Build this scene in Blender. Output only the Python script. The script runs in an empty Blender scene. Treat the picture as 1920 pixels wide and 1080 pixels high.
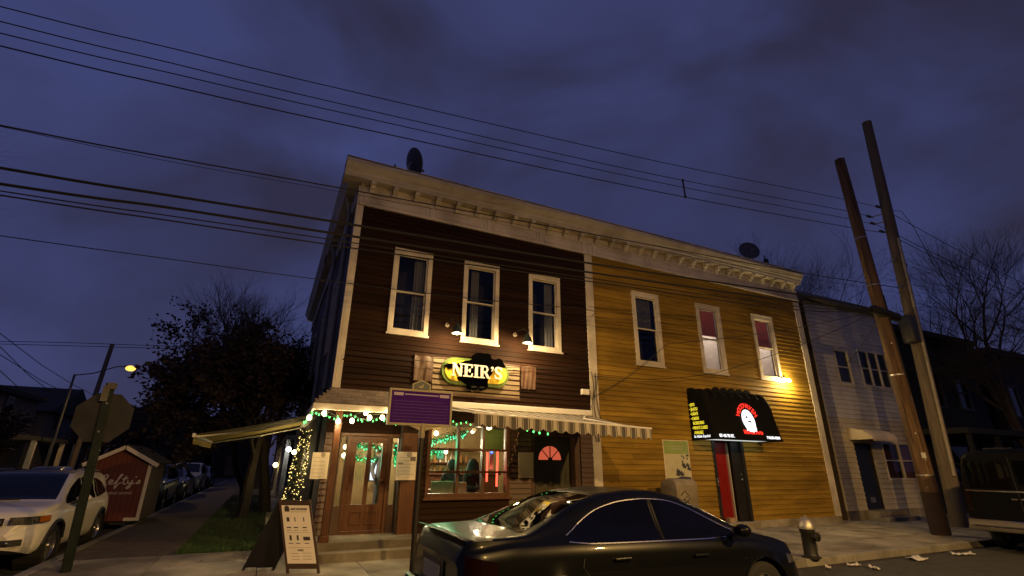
import bpy, math, random
from mathutils import Vector, Matrix
random.seed(7)
R = math.radians
sc = bpy.context.scene
COL = sc.collection

# ------------------------------------------------------------------ camera
CF, CYAW, CPITCH, CROLL = 905.54, 0.44466, 0.35191, 0.010165
CPOS = Vector((-0.990, -10.241, 1.661))
_cy, _sy, _cp, _sp = math.cos(CYAW), math.sin(CYAW), math.cos(CPITCH), math.sin(CPITCH)
FWD = Vector((_sy*_cp, _cy*_cp, _sp)); _rt = Vector((_cy, -_sy, 0)); _up = _rt.cross(FWD)
RGT = _rt*math.cos(CROLL) + _up*math.sin(CROLL); UPV = -_rt*math.sin(CROLL) + _up*math.cos(CROLL)
cd = bpy.data.cameras.new('camera'); cam = bpy.data.objects.new('camera', cd); COL.objects.link(cam)
cd.sensor_width = 36; cd.lens = CF/1920*36; cd.clip_start = 0.05; cd.clip_end = 2000
mw = Matrix.Identity(4)
for i in range(3):
    mw[i][0] = RGT[i]; mw[i][1] = UPV[i]; mw[i][2] = -FWD[i]; mw[i][3] = CPOS[i]
cam.matrix_world = mw
sc.camera = cam

# ------------------------------------------------------------------ dusk sky, faint sun, exposure
W = bpy.data.worlds.new('World'); sc.world = W; W.use_nodes = True
nt = W.node_tree; nt.nodes.clear()
def wn(t, **k):
    n = nt.nodes.new(t)
    for a, b in k.items(): setattr(n, a, b)
    return n
wout = wn('ShaderNodeOutputWorld'); wbg = wn('ShaderNodeBackground')
sky = wn('ShaderNodeTexSky', sky_type='NISHITA'); sky.sun_disc = False
sky.sun_elevation = R(3); sky.sun_rotation = R(200)
tc = wn('ShaderNodeTexCoord'); mp = wn('ShaderNodeMapping'); mp.inputs['Scale'].default_value = (1.0, 1.0, 1.9)
mp.inputs['Location'].default_value = (5.1, 3.3, 1.7)
nz = wn('ShaderNodeTexNoise'); nz.inputs['Scale'].default_value = 2.1; nz.inputs['Detail'].default_value = 4; nz.inputs['Roughness'].default_value = .47; nz.inputs['Distortion'].default_value = .5
rp = wn('ShaderNodeValToRGB'); rp.color_ramp.elements[0].position = .36; rp.color_ramp.elements[1].position = .66
rp.color_ramp.elements[0].color = (0.0260, 0.0240, 0.053, 1); rp.color_ramp.elements[1].color = (0.0445, 0.0530, 0.154, 1)
e = rp.color_ramp.elements.new(.5); e.color = (0.0345, 0.0380, 0.103, 1)
tint = wn('ShaderNodeMixRGB', blend_type='MULTIPLY'); tint.inputs[0].default_value = 1; tint.inputs[2].default_value = (.25, .22, .5, 1)
dim = wn('ShaderNodeMixRGB', blend_type='MULTIPLY'); dim.inputs[0].default_value = 1; dim.inputs[2].default_value = (.05, .05, .05, 1)
add = wn('ShaderNodeMixRGB', blend_type='ADD'); add.inputs[0].default_value = .25
L_ = nt.links.new
L_(tc.outputs['Generated'], mp.inputs['Vector']); L_(mp.outputs[0], nz.inputs['Vector']); L_(nz.outputs['Fac'], rp.inputs[0])
L_(sky.outputs[0], tint.inputs[1]); L_(tint.outputs[0], dim.inputs[1])
L_(rp.outputs[0], add.inputs[1]); L_(dim.outputs[0], add.inputs[2])
L_(add.outputs[0], wbg.inputs['Color']); wbg.inputs['Strength'].default_value = 1.0
L_(wbg.outputs[0], wout.inputs['Surface'])
sd = bpy.data.lights.new('sun', 'SUN'); sd.energy = 0.015; sd.angle = R(25); sd.color = (.75, .75, 1)
so = bpy.data.objects.new('sun', sd); COL.objects.link(so); so.rotation_euler = (R(60), 0, R(-20))
vs = sc.view_settings; vs.view_transform = 'Standard'; vs.look = 'None'; vs.exposure = 0; vs.gamma = 1; vs.use_curve_mapping = False
sc.render.engine = 'CYCLES'
cy = sc.cycles; cy.use_denoising = True; cy.max_bounces = 7; cy.transparent_max_bounces = 12; cy.sample_clamp_indirect = 4; cy.sample_clamp_direct = 0
cy.caustics_reflective = False; cy.caustics_refractive = False; cy.use_adaptive_sampling = False

# ------------------------------------------------------------------ pixel -> place
def _ray(u, v): return FWD + RGT*((u-960)/CF) - UPV*((v-540)/CF)
def onz(u, v, z): d = _ray(u, v); return CPOS + d*((z-CPOS.z)/d.z)
def ony(u, v, y): d = _ray(u, v); return CPOS + d*((y-CPOS.y)/d.y)
def onx(u, v, x): d = _ray(u, v); return CPOS + d*((x-CPOS.x)/d.x)

# ------------------------------------------------------------------ materials
MATS = {}
def mat(name, col, rough=.6, metal=0, var=.18, scale=4, bump=0, bscale=60, spec=.5, coat=0, stretch=(1, 1, 1), dirt=0, obj=False, ov=0):
    if name in MATS: return MATS[name]
    m = bpy.data.materials.new(name); m.use_nodes = True; n = m.node_tree; b = n.nodes['Principled BSDF']
    b.inputs['Roughness'].default_value = rough; b.inputs['Metallic'].default_value = metal
    b.inputs['Specular IOR Level'].default_value = spec; b.inputs['Coat Weight'].default_value = coat; b.inputs['Coat Roughness'].default_value = .04
    b.inputs['Base Color'].default_value = (*col, 1)
    lk = n.links.new
    if var or bump:
        if obj:
            g = n.nodes.new('ShaderNodeTexCoord'); src = g.outputs['Object']
        else:
            g = n.nodes.new('ShaderNodeNewGeometry'); src = g.outputs['Position']
        mp = n.nodes.new('ShaderNodeMapping'); mp.inputs['Scale'].default_value = stretch; lk(src, mp.inputs[0])
    if var:
        t = n.nodes.new('ShaderNodeTexNoise'); t.inputs['Scale'].default_value = scale; t.inputs['Detail'].default_value = 6; t.inputs['Roughness'].default_value = .62
        lk(mp.outputs[0], t.inputs['Vector'])
        r = n.nodes.new('ShaderNodeValToRGB'); r.color_ramp.elements[0].position = .3; r.color_ramp.elements[1].position = .7
        r.color_ramp.elements[0].color = (*[c*(1-var) for c in col], 1); r.color_ramp.elements[1].color = (*[min(1, c*(1+var)) for c in col], 1)
        lk(t.outputs['Fac'], r.inputs[0]); last = r.outputs[0]
        if dirt:
            t2 = n.nodes.new('ShaderNodeTexNoise'); t2.inputs['Scale'].default_value = scale*.37; t2.inputs['Detail'].default_value = 8; lk(mp.outputs[0], t2.inputs['Vector'])
            r2 = n.nodes.new('ShaderNodeValToRGB'); r2.color_ramp.elements[0].position = .45; r2.color_ramp.elements[1].position = .62
            r2.color_ramp.elements[0].color = (1, 1, 1, 1); r2.color_ramp.elements[1].color = (1-dirt, 1-dirt*1.05, 1-dirt*1.1, 1)
            lk(t2.outputs['Fac'], r2.inputs[0])
            x = n.nodes.new('ShaderNodeMixRGB'); x.blend_type = 'MULTIPLY'; x.inputs[0].default_value = 1; lk(last, x.inputs[1]); lk(r2.outputs[0], x.inputs[2]); last = x.outputs[0]
        if ov:
            oi = n.nodes.new('ShaderNodeObjectInfo'); mr_ = n.nodes.new('ShaderNodeMapRange'); mr_.inputs['To Min'].default_value = 1-ov; mr_.inputs['To Max'].default_value = 1+ov*.7; lk(oi.outputs['Random'], mr_.inputs['Value'])
            y_ = n.nodes.new('ShaderNodeMixRGB'); y_.blend_type = 'MULTIPLY'; y_.inputs[0].default_value = 1; lk(last, y_.inputs[1]); lk(mr_.outputs[0], y_.inputs[2]); last = y_.outputs[0]
        lk(last, b.inputs['Base Color'])
        rr = n.nodes.new('ShaderNodeMapRange'); rr.inputs['To Min'].default_value = max(.02, rough*.85); rr.inputs['To Max'].default_value = min(1, rough*1.15)
        lk(t.outputs['Fac'], rr.inputs['Value']); lk(rr.outputs[0], b.inputs['Roughness'])
    if bump:
        t3 = n.nodes.new('ShaderNodeTexNoise'); t3.inputs['Scale'].default_value = bscale; t3.inputs['Detail'].default_value = 4; lk(mp.outputs[0], t3.inputs['Vector'])
        bp = n.nodes.new('ShaderNodeBump'); bp.inputs['Strength'].default_value = bump; bp.inputs['Distance'].default_value = .02
        lk(t3.outputs['Fac'], bp.inputs['Height']); lk(bp.outputs[0], b.inputs['Normal'])
    MATS[name] = m; return m
def emit(name, col, s, sample=False):
    if name in MATS: return MATS[name]
    m = bpy.data.materials.new(name); m.use_nodes = True; n = m.node_tree; n.nodes.clear()
    o = n.nodes.new('ShaderNodeOutputMaterial'); em = n.nodes.new('ShaderNodeEmission'); em.inputs[0].default_value = (*col, 1); em.inputs[1].default_value = s
    n.links.new(em.outputs[0], o.inputs[0])
    m.cycles.emission_sampling = 'AUTO' if sample else 'NONE'
    MATS[name] = m; return m
def glass(name, tint=(.8, .82, .85), refl=.6, rough=.02):
    if name in MATS: return MATS[name]
    m = bpy.data.materials.new(name); m.use_nodes = True; n = m.node_tree; n.nodes.clear()
    o = n.nodes.new('ShaderNodeOutputMaterial'); mx = n.nodes.new('ShaderNodeMixShader'); t = n.nodes.new('ShaderNodeBsdfTransparent'); g = n.nodes.new('ShaderNodeBsdfGlossy'); f = n.nodes.new('ShaderNodeFresnel')
    gm = n.nodes.new('ShaderNodeNewGeometry'); mr = n.nodes.new('ShaderNodeMapRange'); mr.inputs['To Min'].default_value = 1.5; mr.inputs['To Max'].default_value = 1/1.5
    n.links.new(gm.outputs['Backfacing'], mr.inputs['Value']); n.links.new(mr.outputs[0], f.inputs[0]); t.inputs[0].default_value = (*tint, 1); g.inputs['Roughness'].default_value = rough; g.inputs[0].default_value = (refl, refl, refl, 1)
    lk = n.links.new; lk(f.outputs[0], mx.inputs[0]); lk(t.outputs[0], mx.inputs[1]); lk(g.outputs[0], mx.inputs[2]); lk(mx.outputs[0], o.inputs[0])
    MATS[name] = m; return m

# ------------------------------------------------------------------ mesh builder
class MB:
    def __init__(s): s.v = []; s.f = []
    def quad(s, a, b, c, d):
        n = len(s.v); s.v += [tuple(a), tuple(b), tuple(c), tuple(d)]; s.f.append((n, n+1, n+2, n+3)); return s
    def poly(s, pts):
        n = len(s.v); s.v += [tuple(p) for p in pts]; s.f.append(tuple(range(n, n+len(pts)))); return s
    def box(s, x0, x1, y0, y1, z0, z1):
        n = len(s.v)
        s.v += [(x0, y0, z0), (x1, y0, z0), (x1, y1, z0), (x0, y1, z0), (x0, y0, z1), (x1, y0, z1), (x1, y1, z1), (x0, y1, z1)]
        s.f += [tuple(n+i for i in q) for q in ((0, 3, 2, 1), (4, 5, 6, 7), (0, 1, 5, 4), (1, 2, 6, 5), (2, 3, 7, 6), (3, 0, 4, 7))]; return s
    def obox(s, c, sz, m=None):
        n = len(s.v); k = len(s.f); s.box(-sz[0]/2, sz[0]/2, -sz[1]/2, sz[1]/2, -sz[2]/2, sz[2]/2)
        M3 = m or Matrix.Identity(3)
        for i in range(n, len(s.v)): s.v[i] = tuple(M3 @ Vector(s.v[i]) + Vector(c))
        return s
    def prism(s, poly, axis, a0, a1):
        # poly of 2-D points: axis 'x' -> (y,z), 'y' -> (x,z), 'z' -> (x,y)
        def P(p, a): return {'x': (a, p[0], p[1]), 'y': (p[0], a, p[1]), 'z': (p[0], p[1], a)}[axis]
        n = len(s.v); k = len(poly)
        s.v += [P(p, a0) for p in poly] + [P(p, a1) for p in poly]
        s.f.append(tuple(n+i for i in range(k))); s.f.append(tuple(n+k+i for i in reversed(range(k))))
        for i in range(k):
            j = (i+1) % k; s.f.append((n+i, n+k+i, n+k+j, n+j))
        return s
    def tube(s, pts, r, n=6, cap=True):
        pts = [Vector(p) for p in pts]; m = len(pts); base = len(s.v)
        ref = None
        for i, p in enumerate(pts):
            t = (pts[min(i+1, m-1)] - pts[max(i-1, 0)])
            t = t.normalized() if t.length > 1e-9 else Vector((0, 0, 1))
            if ref is None: ref = t.orthogonal().normalized()
            u = (ref - t*ref.dot(t)); u = u.normalized() if u.length > 1e-6 else t.orthogonal().normalized(); ref = u; w = t.cross(u)
            rr = r[i] if isinstance(r, (list, tuple)) else r
            for k in range(n):
                a = 2*math.pi*k/n; s.v.append(tuple(p + u*(rr*math.cos(a)) + w*(rr*math.sin(a))))
        for i in range(m-1):
            for k in range(n):
                a = base+i*n+k; b = base+i*n+(k+1) % n; s.f.append((a, b, b+n, a+n))
        if cap:
            s.f.append(tuple(base+k for k in reversed(range(n)))); s.f.append(tuple(base+(m-1)*n+k for k in range(n)))
        return s
    def lathe(s, prof, c=(0, 0, 0), n=20, axis='z', cap=True):
        base = len(s.v); m = len(prof)
        for r, h in prof:
            for k in range(n):
                a = 2*math.pi*k/n; x, y = r*math.cos(a), r*math.sin(a)
                p = {'z': (x, y, h), 'y': (x, h, y), 'x': (h, x, y)}[axis]
                s.v.append((p[0]+c[0], p[1]+c[1], p[2]+c[2]))
        for i in range(m-1):
            for k in range(n):
                a = base+i*n+k; b = base+i*n+(k+1) % n; s.f.append((a, b, b+n, a+n))
        if cap:
            s.f.append(tuple(base+k for k in reversed(range(n)))); s.f.append(tuple(base+(m-1)*n+k for k in range(n)))
        return s
    def ball(s, c, r, n=8, m=5, sz=1):
        return s.lathe([(max(1e-4, r*math.sin(math.pi*i/m)), -r*sz*math.cos(math.pi*i/m)) for i in range(m+1)], c, n, cap=False)
    def grid(s, rows, close=False):
        n = len(s.v); k = len(rows[0])
        for r in rows: s.v += [tuple(p) for p in r]
        for i in range(len(rows)-1):
            for j in range(k-1):
                a = n+i*k+j; s.f.append((a, a+1, a+k+1, a+k))
        return s
    def mesh(s, name, m, smooth=False, org=(0, 0, 0)):
        me = bpy.data.meshes.new(name)
        me.from_pydata([(v[0]-org[0], v[1]-org[1], v[2]-org[2]) for v in s.v], [], s.f); me.update()
        if m: me.materials.append(m)
        if smooth:
            me.polygons.foreach_set('use_smooth', [True]*len(me.polygons)); me.set_sharp_from_angle(angle=R(smooth if smooth is not True else 40))
        return me
    def build(s, name, m, parent=None, smooth=False, local=False, bevel=0, loc=None):
        org = (0, 0, 0)
        if not local:
            if parent is not None: org = rootloc(parent)
            elif loc is not None: org = loc
        o = bpy.data.objects.new(name, s.mesh(name, m, smooth, org)); COL.objects.link(o)
        if parent is not None: o.parent = parent
        elif loc is not None: o.location = loc
        if bevel:
            b = o.modifiers.new('bevel', 'BEVEL'); b.width = bevel; b.segments = 2; b.limit_method = 'ANGLE'; b.angle_limit = R(40)
        return o
def rootloc(o):
    p = Vector(o.location)
    while o.parent is not None: o = o.parent; p += Vector(o.location)
    return p
def tag(o, label=None, cat=None, group=None, kind=None):
    if label: o['label'] = label
    if cat: o['category'] = cat
    if group: o['group'] = group
    if kind: o['kind'] = kind
    return o
def thing(name, label, cat, loc=(0, 0, 0), rz=0, group=None):
    o = bpy.data.objects.new(name, None); COL.objects.link(o); o.location = loc; o.rotation_euler = (0, 0, rz); o.empty_display_size = .1
    return tag(o, label, cat, group)
def inst(name, me, parent, loc, scale=(1, 1, 1), rot=(0, 0, 0)):
    o = bpy.data.objects.new(name, me); COL.objects.link(o); o.parent = parent
    r = rootloc(parent) if parent else Vector((0, 0, 0)); o.location = Vector(loc) - r; o.scale = scale; o.rotation_euler = rot; return o
def copy_tree(o, parent=None):
    c = o.copy(); COL.objects.link(c); c.parent = parent
    for ch in list(o.children): copy_tree(ch, c)
    return c
def lamp(name, parent, loc, col, watt, radius=.05, spot=None, aim=None, local=False):
    d = bpy.data.lights.new(name, 'SPOT' if spot else 'POINT'); d.energy = watt; d.color = col; d.shadow_soft_size = radius
    o = bpy.data.objects.new(name, d); COL.objects.link(o)
    if parent is not None: o.parent = parent
    o.location = Vector(loc) - (rootloc(parent) if (parent is not None and not local) else Vector((0, 0, 0)))
    if spot:
        d.spot_size = R(spot); d.spot_blend = .6
        o.rotation_euler = (Vector(aim)-Vector(loc)).to_track_quat('-Z', 'Y').to_euler()
    return o
def text(name, s, size, loc, face, m, parent=None, ext=.002, align='CENTER', sx=1, bold=0, space=1, tilt=0):
    c = bpy.data.curves.new(name, 'FONT'); c.body = s; c.size = size; c.align_x = align; c.align_y = 'CENTER'; c.extrude = ext; c.offset = bold; c.space_character = space; c.resolution_u = 3
    t = bpy.data.objects.new(name, c); COL.objects.link(t)
    dg = bpy.context.evaluated_depsgraph_get(); me = bpy.data.meshes.new_from_object(t.evaluated_get(dg)); bpy.data.objects.remove(t); bpy.data.curves.remove(c)
    me.materials.clear(); me.materials.append(m)
    o = bpy.data.objects.new(name, me); COL.objects.link(o)
    M3 = {'-y': Matrix(((1, 0, 0), (0, 0, -1), (0, 1, 0))), '-x': Matrix(((0, 0, -1), (-1, 0, 0), (0, 1, 0)))}[face] if isinstance(face, str) else face
    M3 = M3 @ Matrix.Rotation(tilt, 3, 'Z') @ Matrix.Diagonal((sx, 1, 1))
    for v in me.vertices: v.co = M3 @ v.co
    o.parent = parent; o.location = Vector(loc) - (rootloc(parent) if parent is not None else Vector((0, 0, 0)))
    return o

def cloth(name, col):
    m = bpy.data.materials.new(name); m.use_nodes = True; n = m.node_tree; n.nodes.clear(); o = n.nodes.new('ShaderNodeOutputMaterial'); a = n.nodes.new('ShaderNodeBsdfDiffuse'); b = n.nodes.new('ShaderNodeBsdfTranslucent'); x = n.nodes.new('ShaderNodeMixShader'); x.inputs[0].default_value = .45
    a.inputs[0].default_value = (*col, 1); b.inputs[0].default_value = (*col, 1); n.links.new(a.outputs[0], x.inputs[1]); n.links.new(b.outputs[0], x.inputs[2]); n.links.new(x.outputs[0], o.inputs[0]); MATS[name] = m; return m
# common materials
M_cream = mat('cream_paint', (.58, .52, .42), .55, var=.14, scale=2.2, bump=.15, bscale=30, dirt=.28)
M_black = mat('black_paint', (.012, .012, .012), .45, var=.2)
M_dark = mat('dark_rubber', (.01, .01, .01), .8, var=0)
M_steel = mat('galvanised_steel', (.32, .32, .32), .45, metal=.8, var=.2)
M_wood = mat('stained_wood', (.085, .029, .010), .38, var=.35, scale=5, stretch=(6, 6, .7), bump=.1)
M_woodd = mat('dark_brown_paint', (.075, .033, .018), .5, var=.25, scale=3, bump=.1, dirt=.3)
M_paper = mat('printed_paper', (.68, .58, .42), .7, var=.06, scale=3)
M_ink = mat('print_ink', (.05, .04, .035), .7, var=0)
M_glass = glass('window_glass')
M_room = mat('dark_room', (.06, .05, .045), .8, var=.2)
# ------------------------------------------------------------------ ground
SW = .13
M_asph = mat('asphalt', (.045, .043, .041), .82, var=.35, scale=9, bump=.7, bscale=90, dirt=.35)
M_conc = mat('concrete', (.34, .305, .235), .9, var=.25, scale=2.4, bump=.5, bscale=70, dirt=.5)
M_conc2 = mat('aged_concrete', (.27, .24, .185), .9, var=.3, scale=2.0, bump=.5, bscale=70, dirt=.55)
M_kerb = mat('kerb_concrete', (.24, .225, .195), .85, var=.3, scale=3, bump=.35, dirt=.4)
M_joint = mat('joint_grit', (.05, .045, .04), .95, var=.2)
M_soil = mat('bare_soil', (.05, .036, .024), .95, var=.4, scale=6, bump=.8, bscale=40)
tag(MB().box(-400, 400, -400, 400, -.3, 0).build('road', M_asph), kind='structure')
FK, SK = -3.7, -3.95     # kerb lines: front street (y), side street (x)
# bed of the pavements
def corner(x, y, r, n=8): return [(x+r-r*math.cos(math.pi/2*i/n), y+r-r*math.sin(math.pi/2*i/n)) for i in range(n+1)]
bed = MB(); bed.prism([(SK+.16, 60)]+corner(SK+.16, FK+.16, 1.4)+[(60, FK+.16), (60, 60)], 'z', .002, SW-.012)
pav = tag(bed.build('pavement', M_joint), kind='structure')
# kerb stones one by one
kb = thing('kerb', None, None); tag(kb, kind='structure')
def kst(pts_out, pts_in, i):
    m = MB(); n = len(pts_out); P = pts_out + pts_in[::-1]; m.prism(P, 'z', .001, SW+.004)
    return m.build('kerb_stone', M_kerb, kb, bevel=.012)
x = SK+1.45
k = 0
while x < 44:
    w = 1.5; kst([(x, FK), (x+w-.012, FK)], [(x, FK+.155), (x+w-.012, FK+.155)], k); x += w; k += 1
y = FK+1.45
while y < 44:
    kst([(SK, y), (SK, y+1.488)], [(SK+.155, y), (SK+.155, y+1.488)], k); y += 1.5; k += 1
co, ci = corner(SK, FK, 1.44, 12), corner(SK+.155, FK+.155, 1.285, 12)
for i in range(0, 12, 4): kst(co[i:i+5], ci[i:i+5], k)
# concrete flags of the front pavement and the side path
slabs = {}
def slab(x0, x1, y0, y1, i):
    w, d = round(x1-x0-.014, 3), round(y1-y0-.014, 3); key = (w, d, i % 2)
    if key not in slabs:
        b = MB().box(0, w, 0, d, -.05, 0); slabs[key] = b.mesh('paving_slab', [M_conc, M_conc2][i % 2])
    inst('paving_slab', slabs[key], pav, (x0+.007, y0+.007, SW+random.uniform(-.004, .004)), rot=(random.uniform(-.002, .002), random.uniform(-.002, .002), 0))
rng = random.Random(3)
xs = [-2.35+1.5*i for i in range(27)]
ys = [FK+.165, -2.4, -1.2, 0]
for a in range(len(xs)-1):
    for b in range(3): slab(xs[a], xs[a+1], ys[b], ys[b+1], rng.randint(0, 5))
for b in range(1, 3): slab(-3.78, -2.35, ys[b], ys[b+1], rng.randint(0, 5))
slab(-3.78, -2.35, 0, .95, 1); slab(-2.35, -.85, 0, .95, 0); slab(-.85, .05, 0, .95, 2)
y = .95
while y < 30: slab(-.72, .0, y, y+1.4, rng.randint(0, 5)); y += 1.4
for i in range(8): slab(15.1+i*1.5, 16.6+i*1.5, 0, .5, i)
# corner fill
tag(MB().prism(corner(SK+.158, FK+.158, 1.4)+[(-2.36, FK+.158), (-2.36, -2.41), (SK+.158, -2.41)], 'z', .02, SW).build('corner_slab', M_conc2, pav))
# brick strip by the kerb and lawn strip with street trees
M_brickp = [mat('paver_red', (.085, .062, .048), .85, var=.3, bump=.4), mat('paver_brown', (.07, .055, .045), .85, var=.3, bump=.4)]
bme = [MB().box(0, .188, 0, .093, -.04, 0).mesh('brick', m) for m in M_brickp]
n = 0
for j in range(30):
    for i in range(8):
        if n < 240 and not (j % 2 and i == 7):
            inst('brick', bme[rng.random() < .45], pav, (-3.76+i*.196+(.098 if j % 2 else 0), .98+j*.1, SW-.004+rng.uniform(-.004, .004))); n += 1
tag(MB().box(-3.77, -2.2, 3.98, 40, .02, SW-.003).build('brick_strip', M_brickp[1], pav), kind='stuff')
lawn = MB().box(-2.19, -.735, .97, 26, .03, SW-.001).build('tree_lawn', M_soil); tag(lawn, kind='structure')
M_grass = mat('grass', (.035, .075, .018), .7, var=.45, scale=7)
g = MB()
for i in range(15000):
    yy = .98 + 18*(rng.random()**1.8); xx = rng.uniform(-2.18, -.75)
    h = rng.uniform(.03, .085); a = rng.uniform(0, 6.28); dx, dy = math.cos(a)*.006, math.sin(a)*.006; lx, ly = rng.uniform(-.03, .03), rng.uniform(-.03, .03)
    n0 = len(g.v); g.v += [(xx-dx, yy-dy, SW-.004), (xx+dx, yy+dy, SW-.004), (xx+lx, yy+ly, SW+h)]; g.f.append((n0, n0+1, n0+2))
tag(g.build('grass', M_grass), 'short green grass on the tree lawn beside the side path', 'grass', kind='stuff')
# fallen leaves
M_leaf = mat('dead_leaf', (.10, .05, .018), .8, var=.5, scale=9)
lf = MB()
def leaf_at(x, y, z, s):
    a = rng.uniform(0, 6.28); t1, t2 = rng.uniform(-.25, .25), rng.uniform(-.25, .25)
    P = []
    for px, py in ((-1, 0), (-.2, .55), (1, 0), (-.2, -.55)):
        X, Y = px*math.cos(a)-py*math.sin(a), px*math.sin(a)+py*math.cos(a); P.append((x+X*s, y+Y*s, z+.006+s*abs(t1*X+t2*Y)))
    lf.poly(P)
for i in range(420):
    u = rng.random()
    if u < .6: leaf_at(rng.uniform(7, 22), -.05-abs(rng.gauss(0, .45)), SW, rng.uniform(.02, .05))
    elif u < .8: leaf_at(rng.uniform(6, 16), FK-.05-abs(rng.gauss(0, .12)), 0, rng.uniform(.02, .05))
    else: leaf_at(rng.uniform(8, 20), rng.uniform(-3.5, -.1), SW, rng.uniform(.02, .045))
for i in range(160): leaf_at(rng.uniform(-3.7, -.1), rng.uniform(-.5, 8), SW+.01, rng.uniform(.02, .045))
tag(lf.build('fallen_leaves', M_leaf), 'brown dead leaves scattered along the pavement and gutter', 'leaves', kind='stuff')
# litter
M_litter = mat('waste_paper', (.6, .58, .54), .8, var=.1)
def litter(u, v, w, d, rz, label):
    p = onz(u, v, 0); m = MB(); rows = []
    for i in range(7):
        rows.append([(w*(i/6-.5), d*(j/5-.5), .012+.028*math.sin(i*1.7+j*2.1+rz*5)**2+(.03 if i in (0, 6) and j > 2 else 0)) for j in range(6)])
    m.grid(rows); o = m.build('litter_paper', M_litter, smooth=True); o.location = p; o.rotation_euler = (0, 0, rz)
    s = o.modifiers.new('thick', 'SOLIDIFY'); s.thickness = .004
    tag(o, label, 'litter', 'litter in the gutter')
litter(1720, 1050, .42, .26, .2, 'large crumpled white paper lying in the street near the kerb')
litter(1805, 1041, .5, .14, -.3, 'long flat scrap of white paper near the van')
litter(1640, 1068, .2, .12, .9, 'small torn white scrap in the gutter')
litter(1600, 1062, .26, .1, -.2, 'thin folded paper strip lying by the kerb past the hydrant')
litter(1553, 1067, .12, .09, .5, 'tiny white paper scrap beside the kerb by the hydrant')

# hairline cracks in the slabs
M_crack = mat('crack_dirt', (.03, .027, .022), .95, var=0)
for i in range(22):
    x, y = (rng.uniform(6, 16), rng.uniform(-3.4, -.4)) if i < 14 else (rng.uniform(-3.5, 2), rng.uniform(-2.3, .7)); a = rng.uniform(0, 6.28); P = [(x, y)]
    for k in range(rng.randint(4, 8)): a += rng.gauss(0, .5); P.append((P[-1][0]+.16*math.cos(a), P[-1][1]+.16*math.sin(a)))
    L, Rr = [], []
    for k, p in enumerate(P):
        q = Vector(P[min(k+1, len(P)-1)])-Vector(P[max(k-1, 0)]); n_ = Vector((-q.y, q.x)).normalized()*(.007*(1-k/len(P))+.002); L.append((p[0]+n_.x, p[1]+n_.y)); Rr.append((p[0]-n_.x, p[1]-n_.y))
    m = MB()
    for k in range(len(P)-1): m.quad((*L[k], SW+.0065), (*L[k+1], SW+.0065), (*Rr[k+1], SW+.0065), (*Rr[k], SW+.0065))
    m.build('crack', M_crack, pav)
# ------------------------------------------------------------------ the two clapboard fronts
M_brown = mat('brown_clapboard', (.0225, .0092, .0040), .7, spec=.12, var=.25, scale=2.2, bump=.3, bscale=25, stretch=(.5, 1, 3), dirt=.35, ov=.16)
M_amber = mat('mustard_clapboard', (.30, .182, .025), .7, spec=.15, var=.2, scale=1.8, bump=.3, bscale=25, stretch=(.5, 1, 3), dirt=.38, ov=.14)
M_side = mat('weathered_side', (.13, .11, .10), .75, var=.4, scale=1.2, bump=.5, bscale=12, stretch=(1, .6, 3), dirt=.5)
M_frieze = mat('frieze_paint', (.58, .52, .45), .65, var=.2, scale=1.6, bump=.25, bscale=25, dirt=.4)
M_tar = mat('roof_tar', (.02, .02, .02), .9, var=.3)
M_curt = mat('curtain_cloth', (.24, .225, .21), .9, var=.12)
M_board_core = mat('wall_sheathing', (.05, .035, .025), .9, var=.2)

def wall_holes(m, x0, x1, z0, z1, holes, y0, y1):
    xs = sorted({x0, x1, *[h[0] for h in holes], *[h[1] for h in holes]}); zs = sorted({z0, z1, *[h[2] for h in holes], *[h[3] for h in holes]})
    xs = [v for v in xs if x0 <= v <= x1]; zs = [v for v in zs if z0 <= v <= z1]
    for b in range(len(zs)-1):
        run = None
        for a in range(len(xs)):
            solid = a < len(xs)-1 and not any(h[0]-1e-6 <= xs[a] and xs[a+1] <= h[1]+1e-6 and h[2]-1e-6 <= zs[b] and zs[b+1] <= h[3]+1e-6 for h in holes)
            if solid and run is None: run = xs[a]
            if not solid and run is not None: m.box(run, xs[a], y0, y1, zs[b], zs[b+1]); run = None
    return m
_bm = {}
def board_mesh(e, m):
    k = (round(e, 4), m.name)
    if k not in _bm: _bm[k] = MB().prism([(.012, 0), (-.036, 0), (-.036, .012), (-.010, e+.006), (.012, e+.006)], 'x', 0, 1).mesh('siding_board', m)
    return _bm[k]
def siding(parent, x0, x1, z0, z1, e, holes, y, m):
    n = round((z1-z0)/e); e = (z1-z0)/n; me = board_mesh(e, m)
    for i in range(n):
        za = z0+i*e; zm = za+e/2; cuts = sorted([(h[0], h[1]) for h in holes if h[2] < zm < h[3]]); x = x0
        for a, b in cuts+[(x1, x1)]:
            L = min(a, x1)-x
            if L > .03:
                js = [0, L] if L < 2.4 or rng.random() < .25 else [0, L*rng.uniform(.25, .75), L]
                for p, q in zip(js[:-1], js[1:]): inst('siding_board', me, parent, (x+p+(.0015 if p else 0), y+rng.uniform(-.003, .002), za+rng.uniform(-.003, .003)), (q-p-(.0015 if q < L else 0), 1, 1), rot=(0, rng.uniform(-.0008, .0008), 0))
            x = max(x, b)
def frame_ring(m, x0, x1, z0, z1, w, y0, y1, wb=None, wt=None):
    wb = w if wb is None else wb; wt = w if wt is None else wt
    m.box(x0, x0+w, y0, y1, z0, z1); m.box(x1-w, x1, y0, y1, z0, z1)
    m.box(x0+w, x1-w, y0+.002, y1-.002, z0, z0+wb); m.box(x0+w, x1-w, y0+.002, y1-.002, z1-wt, z1); return m
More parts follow.
